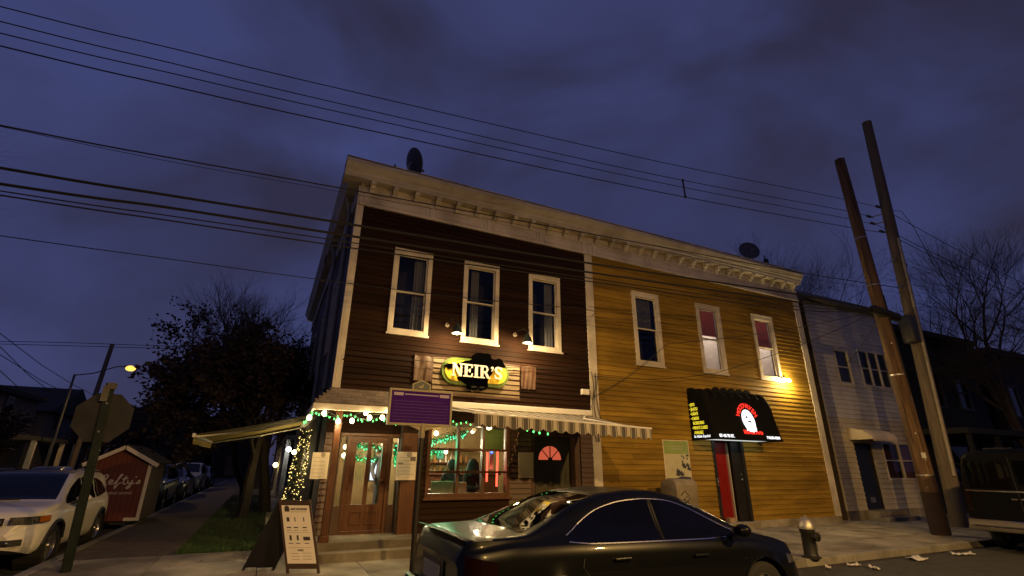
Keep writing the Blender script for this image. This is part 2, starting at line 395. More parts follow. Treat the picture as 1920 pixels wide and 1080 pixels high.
def curtain(parent, x0, x1, z0, z1, y, m, waves=5, amp=.03, name='curtain'):
    rows = []
    for j in range(7):
        t = j/6; rows.append([(x0+(x1-x0)*i/24, y+amp*math.sin(i/24*waves*6.28+t*.8)*(.6+.4*t), z1+(z0-z1)*t) for i in range(25)])
    return MB().grid(rows).build(name, m, parent, smooth=True)
def sash_window(root, x0, x1, z0, z1, c=.105, casing=None, glassm=None, rail=.5, sillproud=.07):
    casing = casing or M_cream; glassm = glassm or M_glass
    w = frame_ring(MB(), x0, x1, z0, z1, c, -.055, .03).build('window', casing, root, bevel=.006)
    MB().box(x0+.004, x1-.004, -.055-.018, -.02, z1-.002, z1+.028).build('head_trim', casing, w)
    MB().box(x0-.02, x1+.02, -.055-sillproud*.4, .03, z0-.035, z0+.004).build('sill', casing, w)
    ix0, ix1, iz0, iz1 = x0+c, x1-c, z0+c, z1-c; zm = iz0+(iz1-iz0)*rail
    frame_ring(MB(), ix0-.004, ix1+.004, zm-.018, iz1+.004, .032, .0, .032).build('upper_sash', casing, w)
    frame_ring(MB(), ix0-.004, ix1+.004, iz0-.004, zm+.014, .036, .034, .062).build('lower_sash', casing, w)
    MB().box(ix0+.02, ix1-.02, .014, .018, zm, iz1-.02).build('pane', glassm, w)
    MB().box(ix0+.02, ix1-.02, .046, .050, iz0+.02, zm-.01).build('pane', glassm, w)
    return w, (ix0, ix1, iz0, iz1, zm)
def cornice(root, x0, x1, zf, nbr, panels, left_return=0, m=M_frieze):
    zs = 7.74
    fr = MB().box(x0+.0, x1, -.05, .02, zf, zs); f = fr.build('frieze', m, root)
    mm = MB().box(x0-.0, x1, -.085, -.051, zf-.004, zf+.06); mm.box(x0, x1, -.075, -.051, 7.50, 7.545); mm.build('moulding', m, f, bevel=.008)
    for p in panels:
        MB().box(p-.05, p+.05, -.071, -.052, zf+.061, 7.499).build('panel_divider', m, f)
    for a, b in zip(panels[:-1], panels[1:]):
        frame_ring(MB(), a+.1, b-.1, zf+.1, 7.46, .03, -.064, -.052).build('panel_moulding', m, f)
    prof = [(.12, zs+.001), (-.27, zs+.001), (-.27, zs+.05), (-.30, zs+.07), (-.31, zs+.13), (-.36, zs+.17), (-.41, zs+.25), (-.44, zs+.28), (-.44, zs+.355), (.12, zs+.38)]
    xl = x0-(.40 if left_return else 0)
    c = MB().prism(prof, 'x', xl, x1).build('cornice', M_cream, root)
    MB().box(xl-.01, x1+.01, -.45, .1, zs+.381, zs+.392).build('roof_edge', M_frieze, c)
    br = MB().prism([(-.052, zs-.002), (-.255, zs-.002), (-.255, zs-.06), (-.21, zs-.085), (-.17, zs-.13), (-.12, zs-.16), (-.10, zs-.215), (-.052, zs-.235)], 'x', -.055, .055).mesh('bracket', M_cream)
    for i in range(nbr):
        bx = x0+.25+(x1-x0-.5)*i/(nbr-1); inst('bracket', br, c, (bx, 0, 0))
    return c

# ---- tavern
TV = thing('tavern_building', 'brown clapboard tavern with corner porch and cream bracketed cornice', 'building', (0, 0, 0))
X1a, X1b, X2a, X2b = 6.07, 6.32, 14.75, 15.03
ZS, ZF = 3.05, 7.18
w_t = [(.91, 1.81, 4.31, 6.27), (2.59, 3.52, 4.31, 6.27), (4.34, 5.26, 4.31, 6.27)]
core = MB(); wall_holes(core, .0, 6.30, ZS-.1, 8.05, [(a+.09, b-.09, c+.09, d-.09) for a, b, c, d in w_t], .012, .15)
core.build('front_wall', M_board_core, TV)
gf = MB(); wall_holes(gf, 1.45, 6.30, SW-.1, ZS-.101, [(2.02, 3.80, 1.08, 2.46), (4.42, 5.72, .1, 2.34)], .012, .15); gf.build('shopfront_wall', M_board_core, TV)
MB().box(.0, .15, .31, 13, 0, ZS-.1).box(.0, .15, .151, 13, ZS-.099, 8.05).build('side_wall', M_side, TV)
MB().box(.15, 6.3, 12.85, 13, 0, 8.05).box(6.2, 6.299, .16, 12.85, 0, 8.04).build('rear_wall', M_board_core, TV)
MB().box(.15, 6.2, .152, 12.85, 7.9, 8.04).build('roof', M_tar, TV)
MB().box(.151, 6.19, .152, 12.8, 2.93, 3.06).build('upper_floor', M_room, TV)
siding(TV, .12, X1a, ZS, ZF, .115, [(a+.03, b-.03, c-.03, d) for a, b, c, d in w_t], 0, M_brown)
siding(TV, 1.46, X1a, 2.50, ZS-.003, .11, [], 0, M_brown)
siding(TV, 1.78, 3.86, .42, 1.06, .106, [], 0, M_brown)
siding(TV, 1.78, 1.98, 1.06, 2.50, .11, [], 0, M_brown)
siding(TV, 3.86, 4.40, .42, 2.50, .11, [], 0, M_woodd)
siding(TV, 5.74, X1a, .42, 2.50, .11, [], 0, M_woodd)
siding(TV, 4.40, 5.74, 2.36, 2.50, .07, [], 0, M_woodd)
MB().box(.0, .115, -.04, .012, ZS+.02, ZF+.0).box(-.04, -.001, -.04, .10, ZS+.02, ZF+.5).build('corner_trim', M_cream, TV, bevel=.005)
MB().box(X1a+.002, X1b-.002, -.05, .012, SW, ZF-.002).build('party_trim', M_cream, TV, bevel=.006)
cornice(TV, .0, 6.20, ZF, 12, [.15, 1.7, 3.2, 4.7, 6.05], 1)
# side cornice return
zs = 7.74
MB().prism([(.02, zs+.001), (-.27, zs+.001), (-.27, zs+.05), (-.31, zs+.13), (-.36, zs+.2), (-.40, zs+.28), (-.40, zs+.355), (.02, zs+.378)], 'y', .122, 12.9).build('side_cornice', M_cream, TV)
MB().box(-.06, -.002, .12, 12.9, ZF+.1, zs).build('side_frieze', M_frieze, TV)
for a, b, c, d in w_t:
    w, (i0, i1, j0, j1, zm) = sash_window(TV, a, b, c, d)
    s = {0: (.62, .98), 1: (.22, .50), 2: (.62, .96)}[w_t.index((a, b, c, d))]
    curtain(w, i0+(i1-i0)*s[0], i0+(i1-i0)*s[1], j0, j1, .14, M_curt, 3, .025)
    MB().box(i0-.2, i1+.2, .9, .95, j0-.3, j1+.3).build('room_wall', M_room, w)
# side windows and drain pipes of the long wall
for yy in (2.2, 5.2, 8.4):
    s = MB(); 
    for a, b, c, d in ((yy, yy+.9, 4.3, 6.2),):
        s.box(-.05, -.002, a, a+.1, c, d).box(-.05, -.002, b-.1, b, c, d).box(-.048, -.002, a+.1, b-.1, c, c+.1).box(-.048, -.002, a+.1, b-.1, d-.1, d)
    w = s.build('side_window', M_cream, TV); MB().box(-.012, -.004, yy+.1, yy+.8, 4.4, 6.1).build('pane', mat('dark_pane', (.01, .012, .02), .08, var=0), w)
M_pipe = mat('drain_pipe', (.22, .21, .20), .5, var=.25)
for yy, r in ((.75, .045), (3.7, .05)):
    MB().tube([(-.10, yy, ZS+.1), (-.10, yy, 7.3), (-.22, yy, 7.72)], r, 8).build('drain_pipe', M_pipe, TV, smooth=True)
MB().tube([(-.05, 1.3, .2), (-.05, 1.3, 7.4)], .035, 8).build('conduit', M_black, TV, smooth=True)
MB().tube([(-.3, 4.6+.16*math.cos(t*.5), 7.55+.16*math.sin(t*.5)) for t in range(14)], .012, 5).build('wire_coil', M_black, TV)
# porch roof
M_sh = [mat('shingle_tan', (.20, .155, .11), .85, var=.3, bump=.5), mat('shingle_brown', (.16, .125, .09), .85, var=.3, bump=.5)]
PR = MB()
E0, E1, EY, EX, EZ = -.36, 1.46, -.78, -.36, 2.69
PR.poly([(0, -.03, 3.03), (E1, -.03, 3.03), (E1, EY, EZ-.02), (E0, EY, EZ-.02)]); PR.poly([(0, -.03, 3.03), (E0, EY, EZ-.02), (E0, 1.0, EZ-.02), (0, 1.0, 3.03)])
PR.poly([(E1, -.03, 3.03), (E1, -.03, EZ-.1), (E1, EY, EZ-.1), (E1, EY, EZ-.02)])
PR.poly([(E0, EY, EZ-.1), (E1, EY, EZ-.1), (E1, .3, EZ-.1), (E0, 1.0, EZ-.1)])
pr = PR.build('porch_roof', M_woodd, TV)
MB().box(E0-.02, E1, EY-.03, EY+.004, EZ-.125, EZ-.012).box(E0-.02, E0+.012, EY+.004, 1.0, EZ-.125, EZ-.012).build('fascia', M_cream, pr, bevel=.005)
import itertools
for k in range(5):
    t0, t1 = k/5, (k+1)/5+.03
    ya, yb = EY*(1-t0)-.03*t0, EY*(1-t1)-.03*t1; za, zb = (EZ-.01)*(1-t0)+3.05*t0, (EZ-.01)*(1-t1)+3.05*t1; xl = E0*(1-t0)
    x = xl+(.09 if k % 2 else 0)
    if k % 2: x = xl
    first = True
    while x < E1-.02:
        wd = .14 if (first and k % 2) else .26; first = False
        x2 = min(x+wd, E1); m = MB(); dz = .012
        m.box(x+.003, x2-.003, 0, 1, 0, 1)
        n0 = 0
        m.v = [(vx, ya+(yb-ya)*vy-.004*(1-vy), (za+(zb-za)*vy)+(dz if vz else -.004)+.008*(1-vy)) for vx, vy, vz in m.v]
        m.build('shingle', M_sh[rng.random() < .5], pr); x = x2
    yy = EY
    for q in range(7):
        y2 = yy+.26; xa, xb = E0*(1-t0), E0*(1-min(1, t1))
        yl = max(yy, EY*(1-t0)+.02)
        if y2 > yl+.05:
            m = MB().box(0, 1, yl+.003, min(y2, 1.0)-.003, 0, 1); m.v = [(xa+(xb-xa)*vx-.004*(1-vx), vy, za+(zb-za)*vx+(.012 if vz else -.004)+.008*(1-vx)) for vx, vy, vz in m.v]
            m.build('shingle', M_sh[rng.random() < .5], pr)
        yy = y2
# steps
LZ = .40
st = MB().box(-.02, 2.0, -.62, .30, SW-.05, LZ).build('landing', M_conc2, TV, bevel=.012); MB().box(-.02, 2.02, -.86, -.621, SW-.05, .268).build('step', M_conc, TV, bevel=.012)
MB().box(2.03, 6.05, -.03, .02, SW-.05, .42).build('plinth', M_conc2, TV)
# porch post
pp = MB(); pp.box(.055, .165, -.60, -.49, LZ+.10, EZ-.102).box(.03, .19, -.625, -.465, LZ+.001, LZ+.10); pp.build('porch_post', M_wood, TV, bevel=.006)
# recessed entry
EYW = .30
en = MB(); wall_holes(en, .0, 1.80, LZ-.02, 2.9, [(.29, 1.47, LZ-.02, 2.22)], EYW, EYW+.1); en.build('entry_wall', M_board_core, TV)
siding(TV, .0, 1.46, 2.24, 2.56, .11, [], EYW-.005, M_brown)
siding(TV, .0, .27, LZ, 2.24, .115, [], EYW-.005, M_woodd)
MB().box(1.47, 1.765, -.06, .30, LZ-.04, 2.26).build('entry_pilaster', M_wood, TV, bevel=.004)
siding(TV, 1.46, 1.77, 2.26, 2.5, .12, [], 0, M_brown)
dr = MB(); wall_holes(dr, .50, 1.245, LZ+.06, 2.19, [(.625, .84, .92, 2.06), (.915, 1.135, .92, 2.06)], EYW+.01, EYW+.055)
door = dr.build('entrance_door', M_wood, TV, bevel=.005)
MB().box(.62, .845, EYW+.03, EYW+.036, .915, 2.065).build('pane', M_glass, door); MB().box(.91, 1.14, EYW+.03, EYW+.036, .915, 2.065).build('pane', M_glass, door)
for a, b in ((.62, .845), (.905, 1.135)):
    frame_ring(MB(), a, b, .56, .80, .022, EYW-.008, EYW+.009).build('raised_panel', M_wood, door, bevel=.003)
MB().ball((1.175, EYW-.03, 1.35), .026).tube([(1.175, EYW-.03, 1.35), (1.175, EYW+.01, 1.35)], .012).build('door_knob', mat('brass', (.6, .42, .15), .25, metal=1, var=0), door, smooth=True)
MB().box(.66, .80, EYW+.0, EYW+.008, 1.36, 1.66).build('door_notice', mat('green_notice', (.42, .40, .2), .7, var=.1), door)
fr = MB().box(.44, .497, EYW-.03, EYW+.08, LZ+.0, 2.22).box(1.248, 1.31, EYW-.03, EYW+.08, LZ, 2.22).box(.29, 1.469, EYW-.035, EYW+.08, 2.19, 2.25).box(.497, 1.248, EYW-.02, EYW+.08, LZ+.0, LZ+.055)
fr.build('door_frame', M_wood, TV, bevel=.004)
for a, b in ((.29, .44), (1.31, 1.469)):
    sl = frame_ring(MB(), a, b, LZ, 2.19, .022, EYW-.02, EYW+.06, .5).build('sidelight', M_woodd, TV); MB().box(a+.02, b-.02, EYW+.02, EYW+.026, LZ+.5, 2.17).build('pane', M_glass, sl)
# bar window, nine panes
bw = frame_ring(MB(), 1.98, 3.86, 1.02, 2.52, .075, -.05, .12, .09).build('bar_window', M_wood, TV, bevel=.005)
MB().box(1.94, 3.90, -.11, -.03, .985, 1.03).build('sill', M_wood, bw, bevel=.006)
cx = [2.055, 2.66, 3.235, 3.785]; cz = [1.11, 1.52, 1.965, 2.445]
for i in (1, 2): MB().box(cx[i]-.028, cx[i]+.028, -.03, .09, cz[0], cz[3]).build('mullion', M_wood, bw)
for i in (1, 2): MB().box(cx[0], cx[3], -.026, .086, cz[i]-.022, cz[i]+.022).build('glazing_bar', M_wood, bw)
for i, j in itertools.product(range(3), range(3)):
    MB().box(cx[i]+.0, cx[i+1]-.0, .03, .035, cz[j], cz[j+1]).build('pane', M_glass, bw)
# side door with fanlight
sdoor = MB(); fcx, fcz, fr_ = 5.02, 1.79, .31
arc = [(fcx+fr_*math.cos(math.pi*i/16), fcz+fr_*math.sin(math.pi*i/16)) for i in range(17)]
ol = [(4.50, .3), (5.58, .3), (5.58, 2.30), (4.50, 2.30)]
sdoor.prism([(4.50, .3), (5.58, .3), (5.58, fcz), (4.50, fcz)], 'y', .20, .25)
sdoor.prism([(4.50, fcz)]+[(4.50, 2.30), (fcx, 2.30)]+[arc[i] for i in range(8, 17)], 'y', .20, .25); sdoor.prism([(5.58, fcz)]+[arc[i] for i in range(0, 9)]+[(fcx, 2.30), (5.58, 2.30)], 'y', .20, .25)
sdo = sdoor.build('side_door', mat('olive_door', (.045, .04, .022), .45, var=.2), TV)
MB().prism([(fcx-fr_-.02, fcz-.01)]+[(fcx-(fr_+.02)*math.cos(math.pi*i/16), fcz+(fr_+.02)*math.sin(math.pi*i/16)) for i in range(17)]+[(fcx+fr_+.02, fcz-.01)], 'y', .222, .228).build('fanlight', emit('fanlight_red', (.75, .13, .06), .75), sdo)
b = MB()
for a in (45, 90, 135): b.tube([(fcx, .20, fcz), (fcx+fr_*math.cos(R(a)), .20, fcz+fr_*math.sin(R(a)))], .013, 4)
b.lathe([(.001, .188), (.06, .188), (.06, .2), (.001, .2)], (fcx, 0, fcz), 12, 'y'); b.box(fcx-fr_-.02, fcx+fr_+.02, .185, .2, fcz-.03, fcz); b.build('fanlight_bars', M_black, sdo)
for zz in ((.5, .95), (1.05, 1.6)):
    for a, c in ((4.62, 4.98), (5.08, 5.46)): frame_ring(MB(), a, c, *zz, .03, .188, .2).build('raised_panel', MATS['olive_door'], sdo)
MB().ball((5.50, .16, 1.18), .028).build('door_knob', M_steel, sdo, smooth=True)
MB().box(4.42, 4.497, .0, .26, .2, 2.34).box(5.583, 5.72, .0, .26, .2, 2.34).box(4.497, 5.583, .0, .26, 2.302, 2.34).build('side_door_frame', M_woodd, TV)
MB().box(4.40, 5.74, -.35, .30, SW-.05, .28).build('step', M_conc2, TV, bevel=.01)

# ---- martial arts building
YB = thing('clapboard_building', 'mustard yellow clapboard building joined to the tavern, black canopy over its door', 'building', (X1b, 0, 0))
w_y = [(7.62, 8.60, 4.25, 6.34), (10.05, 11.05, 4.25, 6.34), (12.46, 13.46, 4.25, 6.34)]
DX0, DX1, DZ0, DZ1 = 10.0, 11.22, .30, 2.45
core = MB(); wall_holes(core, 6.32, 15.02, 0, 8.05, [(a+.09, b-.09, c+.09, d-.09) for a, b, c, d in w_y]+[(DX0+.005, DX1-.005, .02, DZ1)], .012, .15)
core.build('front_wall', M_board_core, YB)
MB().box(14.9, 15.02, .151, 13, 0, 8.05).box(6.33, 14.9, 12.9, 13, 0, 8.05).build('rear_wall', M_side, YB)
MB().box(6.33, 14.89, .152, 12.89, 7.9, 8.04).build('roof', M_tar, YB)
siding(YB, X1b, X2a, .316, ZF, .128, [(a+.03, b-.03, c-.03, d) for a, b, c, d in w_y]+[(DX0, DX1, 0, DZ1)], 0, M_amber)
MB().box(X2a, X2b, -.05, .012, .316, ZF-.002).build('corner_trim', M_cream, YB, bevel=.006)
MB().box(X1b, DX0, -.035, .011, 0, .314).box(DX1, X2b+.01, -.035, .011, 0, .314).build('foundation', M_conc, YB)
cornice(YB, 6.21, 15.02, ZF, 17, [6.4, 8.3, 10.0, 11.75, 13.4, 14.9])
dn = MB()
for i in range(86): dn.box(6.3+i*.1, 6.35+i*.1, -.09, -.052, 7.56, 7.60)
tag(dn.build('dentil_row', M_frieze, YB), kind='stuff')
M_blind = cloth('red_blind', (.34, .14, .10))
M_plaster = mat('room_plaster', (.62, .55, .48), .8, var=.08)
for k, (a, b, c, d) in enumerate(w_y):
    w, (i0, i1, j0, j1, zm) = sash_window(YB, a, b, c, d, c=.125)
    if k == 0:
        MB().box(i0-.2, i1+.2, .9, .95, j0-.3, j1+.3).build('room_wall', M_room, w)
        curtain(w, i0+.05, i1-.08, zm, j1, .12, mat('net_curtain', (.13, .12, .11), .9, var=.5, scale=9), 4, .02)
    else:
        r = MB(); r.box(i0-.5, i1+.6, 1.5, 1.55, j0-.6, j1+.3).box(i0-.55, i0-.5, .16, 1.55, j0-.6, j1+.3).box(i1+.6, i1+.65, .16, 1.55, j0-.6, j1+.3).box(i0-.55, i1+.65, .16, 1.55, j1+.3, j1+.35).box(i0-.55, i1+.65, .16, 1.55, j0-.65, j0-.6)
        r.build('room_wall', M_plaster, w)
        MB().box(i0, i1, .10, .106, zm+(.12 if k == 1 else -.02), j1).build('blind', M_blind, w)
        bl = MB().ball(((i0+i1)/2+.1, .95, j1+.05), .09).build('ceiling_bulb', emit('room_bulb', (1, .85, .68), 14), w)
        lamp('room_light', YB, ((i0+i1)/2+.1, .8, j1-.15), (1, .84, .70), 52 if k == 1 else 60, .12)
        if k == 1:
            MB().box(i0+.1, i0+.19, 1.42, 1.49, j0+.05, j0+.42).box(i0+.42, i0+.51, 1.42, 1.49, j0+.08, j0+.48).build('wall_picture', mat('grey_picture', (.2, .19, .2), .6, var=.3), w)
# doorway
M_red = mat('red_door', (.22, .008, .006), .4, var=.15)
MB().box(DX0+.002, DX0+.10, -.05, .30, .02, DZ1-.002).box(DX0+.10, DX1-.10, -.045, .30, DZ1-.10, DZ1-.004).box(DX1-.10, DX1-.002, -.05, .30, .02, DZ1-.002).build('door_frame', M_black, YB, bevel=.005)
rd = MB().box(DX0+.105, DX0+.74, .18, .225, .34, DZ1-.105).build('red_door', M_red, YB)
for zz in ((.5, 1.15), (1.3, 2.2)): frame_ring(MB(), DX0+.2, DX0+.65, *zz, .03, .172, .18).build('raised_panel', M_red, rd)
MB().box(DX0+.742, DX0+.775, .12, .226, .3, DZ1-.105).build('weather_strip', M_cream, YB)
bd = MB().box(DX0+.78, DX1-.102, .02, .07, .3, DZ1-.105).build('black_side_panel', M_black, YB)
MB().ball((DX1-.18, .0, 1.35), .03).ball((DX1-.18, .0, 1.48), .018).build('lock', M_steel, bd, smooth=True)
MB().ball((DX0+.05, -.065, 1.30), .022).box(DX0+.035, DX0+.065, -.06, -.05, 1.2, 1.4).build('lock', M_steel, YB, smooth=True)
MB().box(DX0+.002, DX1-.002, -.25, .6, SW-.05, .30).build('doorstep', M_conc2, YB, bevel=.01)
MB().box(DX0+.1, DX1-.1, .6, .65, .3, DZ1).build('hall_wall', M_room, YB)
MB().box(DX0+.35, DX0+.55, -.02, .12, .301, .40).build('door_parcel', mat('cardboard', (.35, .24, .14), .8), YB)
# ------------------------------------------------------------------ things on the fronts
# round-ended tavern sign
SY = -.16
sg = thing('tavern_sign', 'oval yellow and green NEIR\'S sign with black cut-out figure above the awning', 'sign', (ony(894, 697, SY).x, 0, ony(894, 697, SY).z))
c0 = ony(894, 698, SY); sx, sz = .74, .225
def stadium(rx, rz, n=10):
    a = rx-rz; return [(c0.x+a+rz*math.cos(R(-90+180*i/n)), c0.z+rz*math.sin(R(-90+180*i/n))) for i in range(n+1)]+[(c0.x-a+rz*math.cos(R(90+180*i/n)), c0.z+rz*math.sin(R(90+180*i/n))) for i in range(n+1)]
M_sgreen = mat('sign_green', (.10, .17, .02), .5, var=.1); M_syel = mat('sign_yellow', (.80, .58, .03), .5, var=.1)
MB().prism(stadium(sx+.07, sz+.07), 'y', SY+.03, -.035).build('rim', M_sgreen, sg)
MB().prism(stadium(sx, sz), 'y', SY, SY+.0295).build('face', M_syel, sg)
zo, ox, oy = 8.727, 800, 640
def sp(l, y): return [(lambda p: (p.x, p.z))(ony(ox+a/zo, oy+b/zo, y)) for a, b in l]
fig = [(735, 300), (755, 225), (820, 188), (890, 183), (950, 208), (1000, 190), (1050, 228), (1065, 292), (1130, 300), (1190, 278), (1245, 335), (1300, 425), (1240, 440), (1150, 420), (1090, 470), (1075, 530), (1015, 600), (1000, 680), (1008, 750), (960, 790), (880, 812), (845, 770), (800, 800), (700, 792), (640, 750), (660, 700), (600, 662), (520, 632), (498, 590), (560, 560), (600, 490), (545, 430), (478, 368), (560, 340), (640, 318)]
MB().prism(sp(fig, SY-.02), 'y', SY-.025, SY-.002).prism(sp([(278, 380), (400, 362), (428, 400), (410, 442), (360, 455), (330, 420)], SY-.02), 'y', SY-.0245, SY-.002).build('black_figure', mat('black_felt', (.0012, .0012, .0012), 1, var=0, spec=0), sg)
for q in ((770, 745, 60, 22), (905, 755, 65, 18)):
    P = sp([(q[0]-q[2], q[1]), (q[0], q[1]-q[3]), (q[0]+q[2], q[1]), (q[0], q[1]+q[3])], SY-.03); MB().prism(P, 'y', SY-.034, SY-.0255).build('grey_patch', mat('grey_felt', (.02, .02, .018), .9, var=0, spec=.1), sg)
def ribbon(c, w, n0=None):
    L, Rr = [], []
    for i, p in enumerate(c):
        a = Vector(c[max(0, i-1)]); b = Vector(c[min(len(c)-1, i+1)]); t = (b-a).normalized(); nn = Vector((-t.y, t.x)); ww = w[min(i, len(w)-1)] if isinstance(w, list) else w
        L.append(tuple(Vector(p)+nn*ww/2)); Rr.append(tuple(Vector(p)-nn*ww/2))
    return L+Rr[::-1]
rect = lambda a, b, c, d: [(a, b), (c, b), (c, d), (a, d)]
arcp = lambda cx, cy, rx, ry, a0, a1, n=14: [(cx+rx*math.cos(R(a0+(a1-a0)*i/n)), cy+ry*math.sin(R(a0+(a1-a0)*i/n))) for i in range(n+1)]
G = {'N': (.95, [rect(.10, .05, .22, .95), rect(.70, 0, .82, .95), [(.06, 1), (.32, 1), (.82, .0), (.60, .0)], rect(0, 0, .32, .09), rect(0, .91, .3, 1), rect(.6, .91, .92, 1)]),
     'E': (.80, [rect(.10, 0, .30, 1), rect(0, 0, .70, .11), rect(0, .89, .68, 1), rect(.2, .45, .5, .56), rect(.46, .36, .54, .65), [(.58, 0), (.70, 0), (.74, .30), (.66, .30)], [(.58, 1), (.68, 1), (.70, .72), (.62, .72)]]),
     'I': (.48, [rect(.12, 0, .32, 1), rect(0, 0, .44, .09), rect(0, .91, .44, 1)]),
     'R': (.90, [rect(.10, 0, .30, 1), rect(0, 0, .42, .09), rect(0, .91, .4, 1), ribbon([(.28, .945)]+arcp(.44, .72, .19, .225, 90, -90)+[(.28, .495)], .12), [(.36, .5), (.56, .5), (.86, .0), (.64, .0)], rect(.66, 0, .9, .08)]),
     "'": (.30, [arcp(.13, .88, .10, .10, 0, 360), [(.16, .85), (.23, .86), (.20, .70), (.08, .58), (.05, .62), (.14, .72)]]),
     'S': (.70, [ribbon([(.60, .74)]+arcp(.34, .745, .22, .20, 20, 200, 10)+[(.22, .58), (.34, .50), (.47, .42)]+arcp(.33, .255, .235, .195, 20, -170, 12)+[(.09, .28)], [.07, .09, .11, .13, .13, .14, .15, .16, .17, .18, .18, .2, .21, .21, .2, .18, .18, .17, .17, .16, .15, .14, .13, .12, .11, .10, .09, .08][:1+11+3+13+1]), rect(.58, .68, .64, .98), rect(.05, .02, .11, .34)])}
M_let = mat('sign_letter', (.85, .82, .72), .5, var=.05)
hgt = .285; LW = 1.04; word = "NEIR'S"; tot = sum(G[c][0] for c in word)*hgt*LW; px = c0.x-tot/2; k = 0
for ch in word:
    wd, ps = G[ch]; m = MB()
    for q in ps:
        k += 1; m.prism([(px+a*hgt*LW, c0.z-.13+b*hgt) for a, b in q], 'y', SY-.058-.0006*(k % 7), SY-.03)
    m.build('letter', M_let, sg); px += wd*hgt*LW
# backing panel and the two cloth-covered plaques
bp = ony(815, 672, -.03); bq = ony(972, 745, -.03)
bk = MB(); n = 4
bpz0, bpz1, bx0, bx1 = 3.12, 3.86, ony(812, 690, -.03).x, ony(974, 700, -.03).x
bkp = thing('sign_panel', 'tan wooden backing panel behind the oval tavern sign', 'panel', (bx0, 0, bpz0))
M_tan = mat('tan_board', (.26, .19, .11), .6, var=.2, scale=3, stretch=(1, 1, 5), bump=.1)
for i in range(5): MB().box(bx0, bx1, -.032, -.0275+.0, bpz0+i*(bpz1-bpz0)/5+.003, bpz0+(i+1)*(bpz1-bpz0)/5-.003).build('plank', M_tan, bkp)
MB().box(bx0-.01, bx1+.01, -.045, -.034, bpz0-.05, bpz0-.002).box(bx0-.01, bx1+.01, -.045, -.034, bpz1+.002, bpz1+.03).build('batten', M_woodd, bkp)
M_cloth = mat('brown_cloth', (.075, .036, .02), .45, var=.4, scale=7)
def plaque(u0, v0, u1, v1, label, y=-.05):
    a, b = ony(u0, v0, y), ony(u1, v1, y); t = thing('wall_plaque', label, 'plaque', (a.x, 0, b.z), group='cloth-covered plaques beside the tavern sign')
    rows = [[(a.x+(b.x-a.x)*i/20, y-.012+.012*math.sin(i*1.1+j*.5)*(j/8)+.01*math.sin(i*.43-j*.3), a.z+(b.z-a.z)*j/8) for i in range(21)] for j in range(9)]
    MB().grid(rows).build('cloth', M_cloth, t, smooth=True); MB().box(a.x+.01, b.x-.01, y+.005, -.028, b.z+.01, a.z-.01).build('board', M_woodd, t)
    MB().tube([(a.x, y-.02, a.z), (b.x, y-.02, a.z)], .012).build('rail', M_woodd, t)
plaque(778, 664, 810, 716, 'reddish brown plaque left of the tavern sign above the purple marker')
plaque(977, 684, 1005, 731, 'plaque draped with crumpled glossy brown cloth right of the tavern sign')
# gooseneck lamps
def gooseneck(u, v, label, watt):
    p = ony(u, v, -.02); t = thing('gooseneck_lamp', label, 'wall lamp', (p.x, 0, p.z), group='gooseneck lamps above the tavern sign')
    MB().lathe([(.001, -.05), (.05, -.05), (.05, -.025), (.001, -.025)], (p.x, 0, p.z), 12, 'y').build('wall_plate', M_cream, t)
    e = Vector((p.x+.06, -.58, p.z-.20))
    MB().tube([(p.x, -.04, p.z), (p.x+.01, -.16, p.z+.06), (p.x+.03, -.46, p.z+.05), (p.x+.06, -.58, p.z-.06), e], .012, 6).build('arm', M_black, t, smooth=True)
    MB().lathe([(.02, .10), (.045, .085), (.06, .04), (.09, .0), (.118, -.11), (.112, -.11), (.09, -.0), (.05, .04), (.001, .06)], e, 16).build('shade', mat('lamp_shade_green', (.03, .04, .035), .4, var=.1), t, smooth=True)
    MB().ball(e+Vector((0, 0, -.02)), .03).build('bulb', emit('warm_bulb', (1, .72, .32), 8), t, smooth=True)
    lamp('lamp_light', t, e+Vector((0, -.02, -.17)), (1, .70, .33), watt, .04)
gooseneck(838, 610, 'gooseneck lamp between the first two upper tavern windows', 110)
gooseneck(965, 628, 'gooseneck lamp between the second and third upper tavern windows', 150)
# awning cassette and striped awning
AW = thing('retractable_awning', 'grey and cream striped retractable awning with scalloped valance over the bar window', 'awning', (2.08, 0, 2.4))
M_awn = mat('awning_grey', (.09, .08, .07), .8, var=.12, bump=.15, bscale=200); M_strp = mat('awning_cream', (.44, .40, .32), .8, var=.1); M_strd = mat('awning_charcoal', (.07, .06, .05), .8, var=.1)
MB().box(1.50, 6.02, -.17, -.03, 2.806, 2.94).build('cassette', mat('white_metal', (.75, .72, .66), .4, var=.05), AW, bevel=.02)
ax0, ax1, ay, azl, azr = 2.10, 5.93, -2.30, 2.50, 2.385
def awz(x): return azl+(azr-azl)*(x-ax0)/(ax1-ax0)
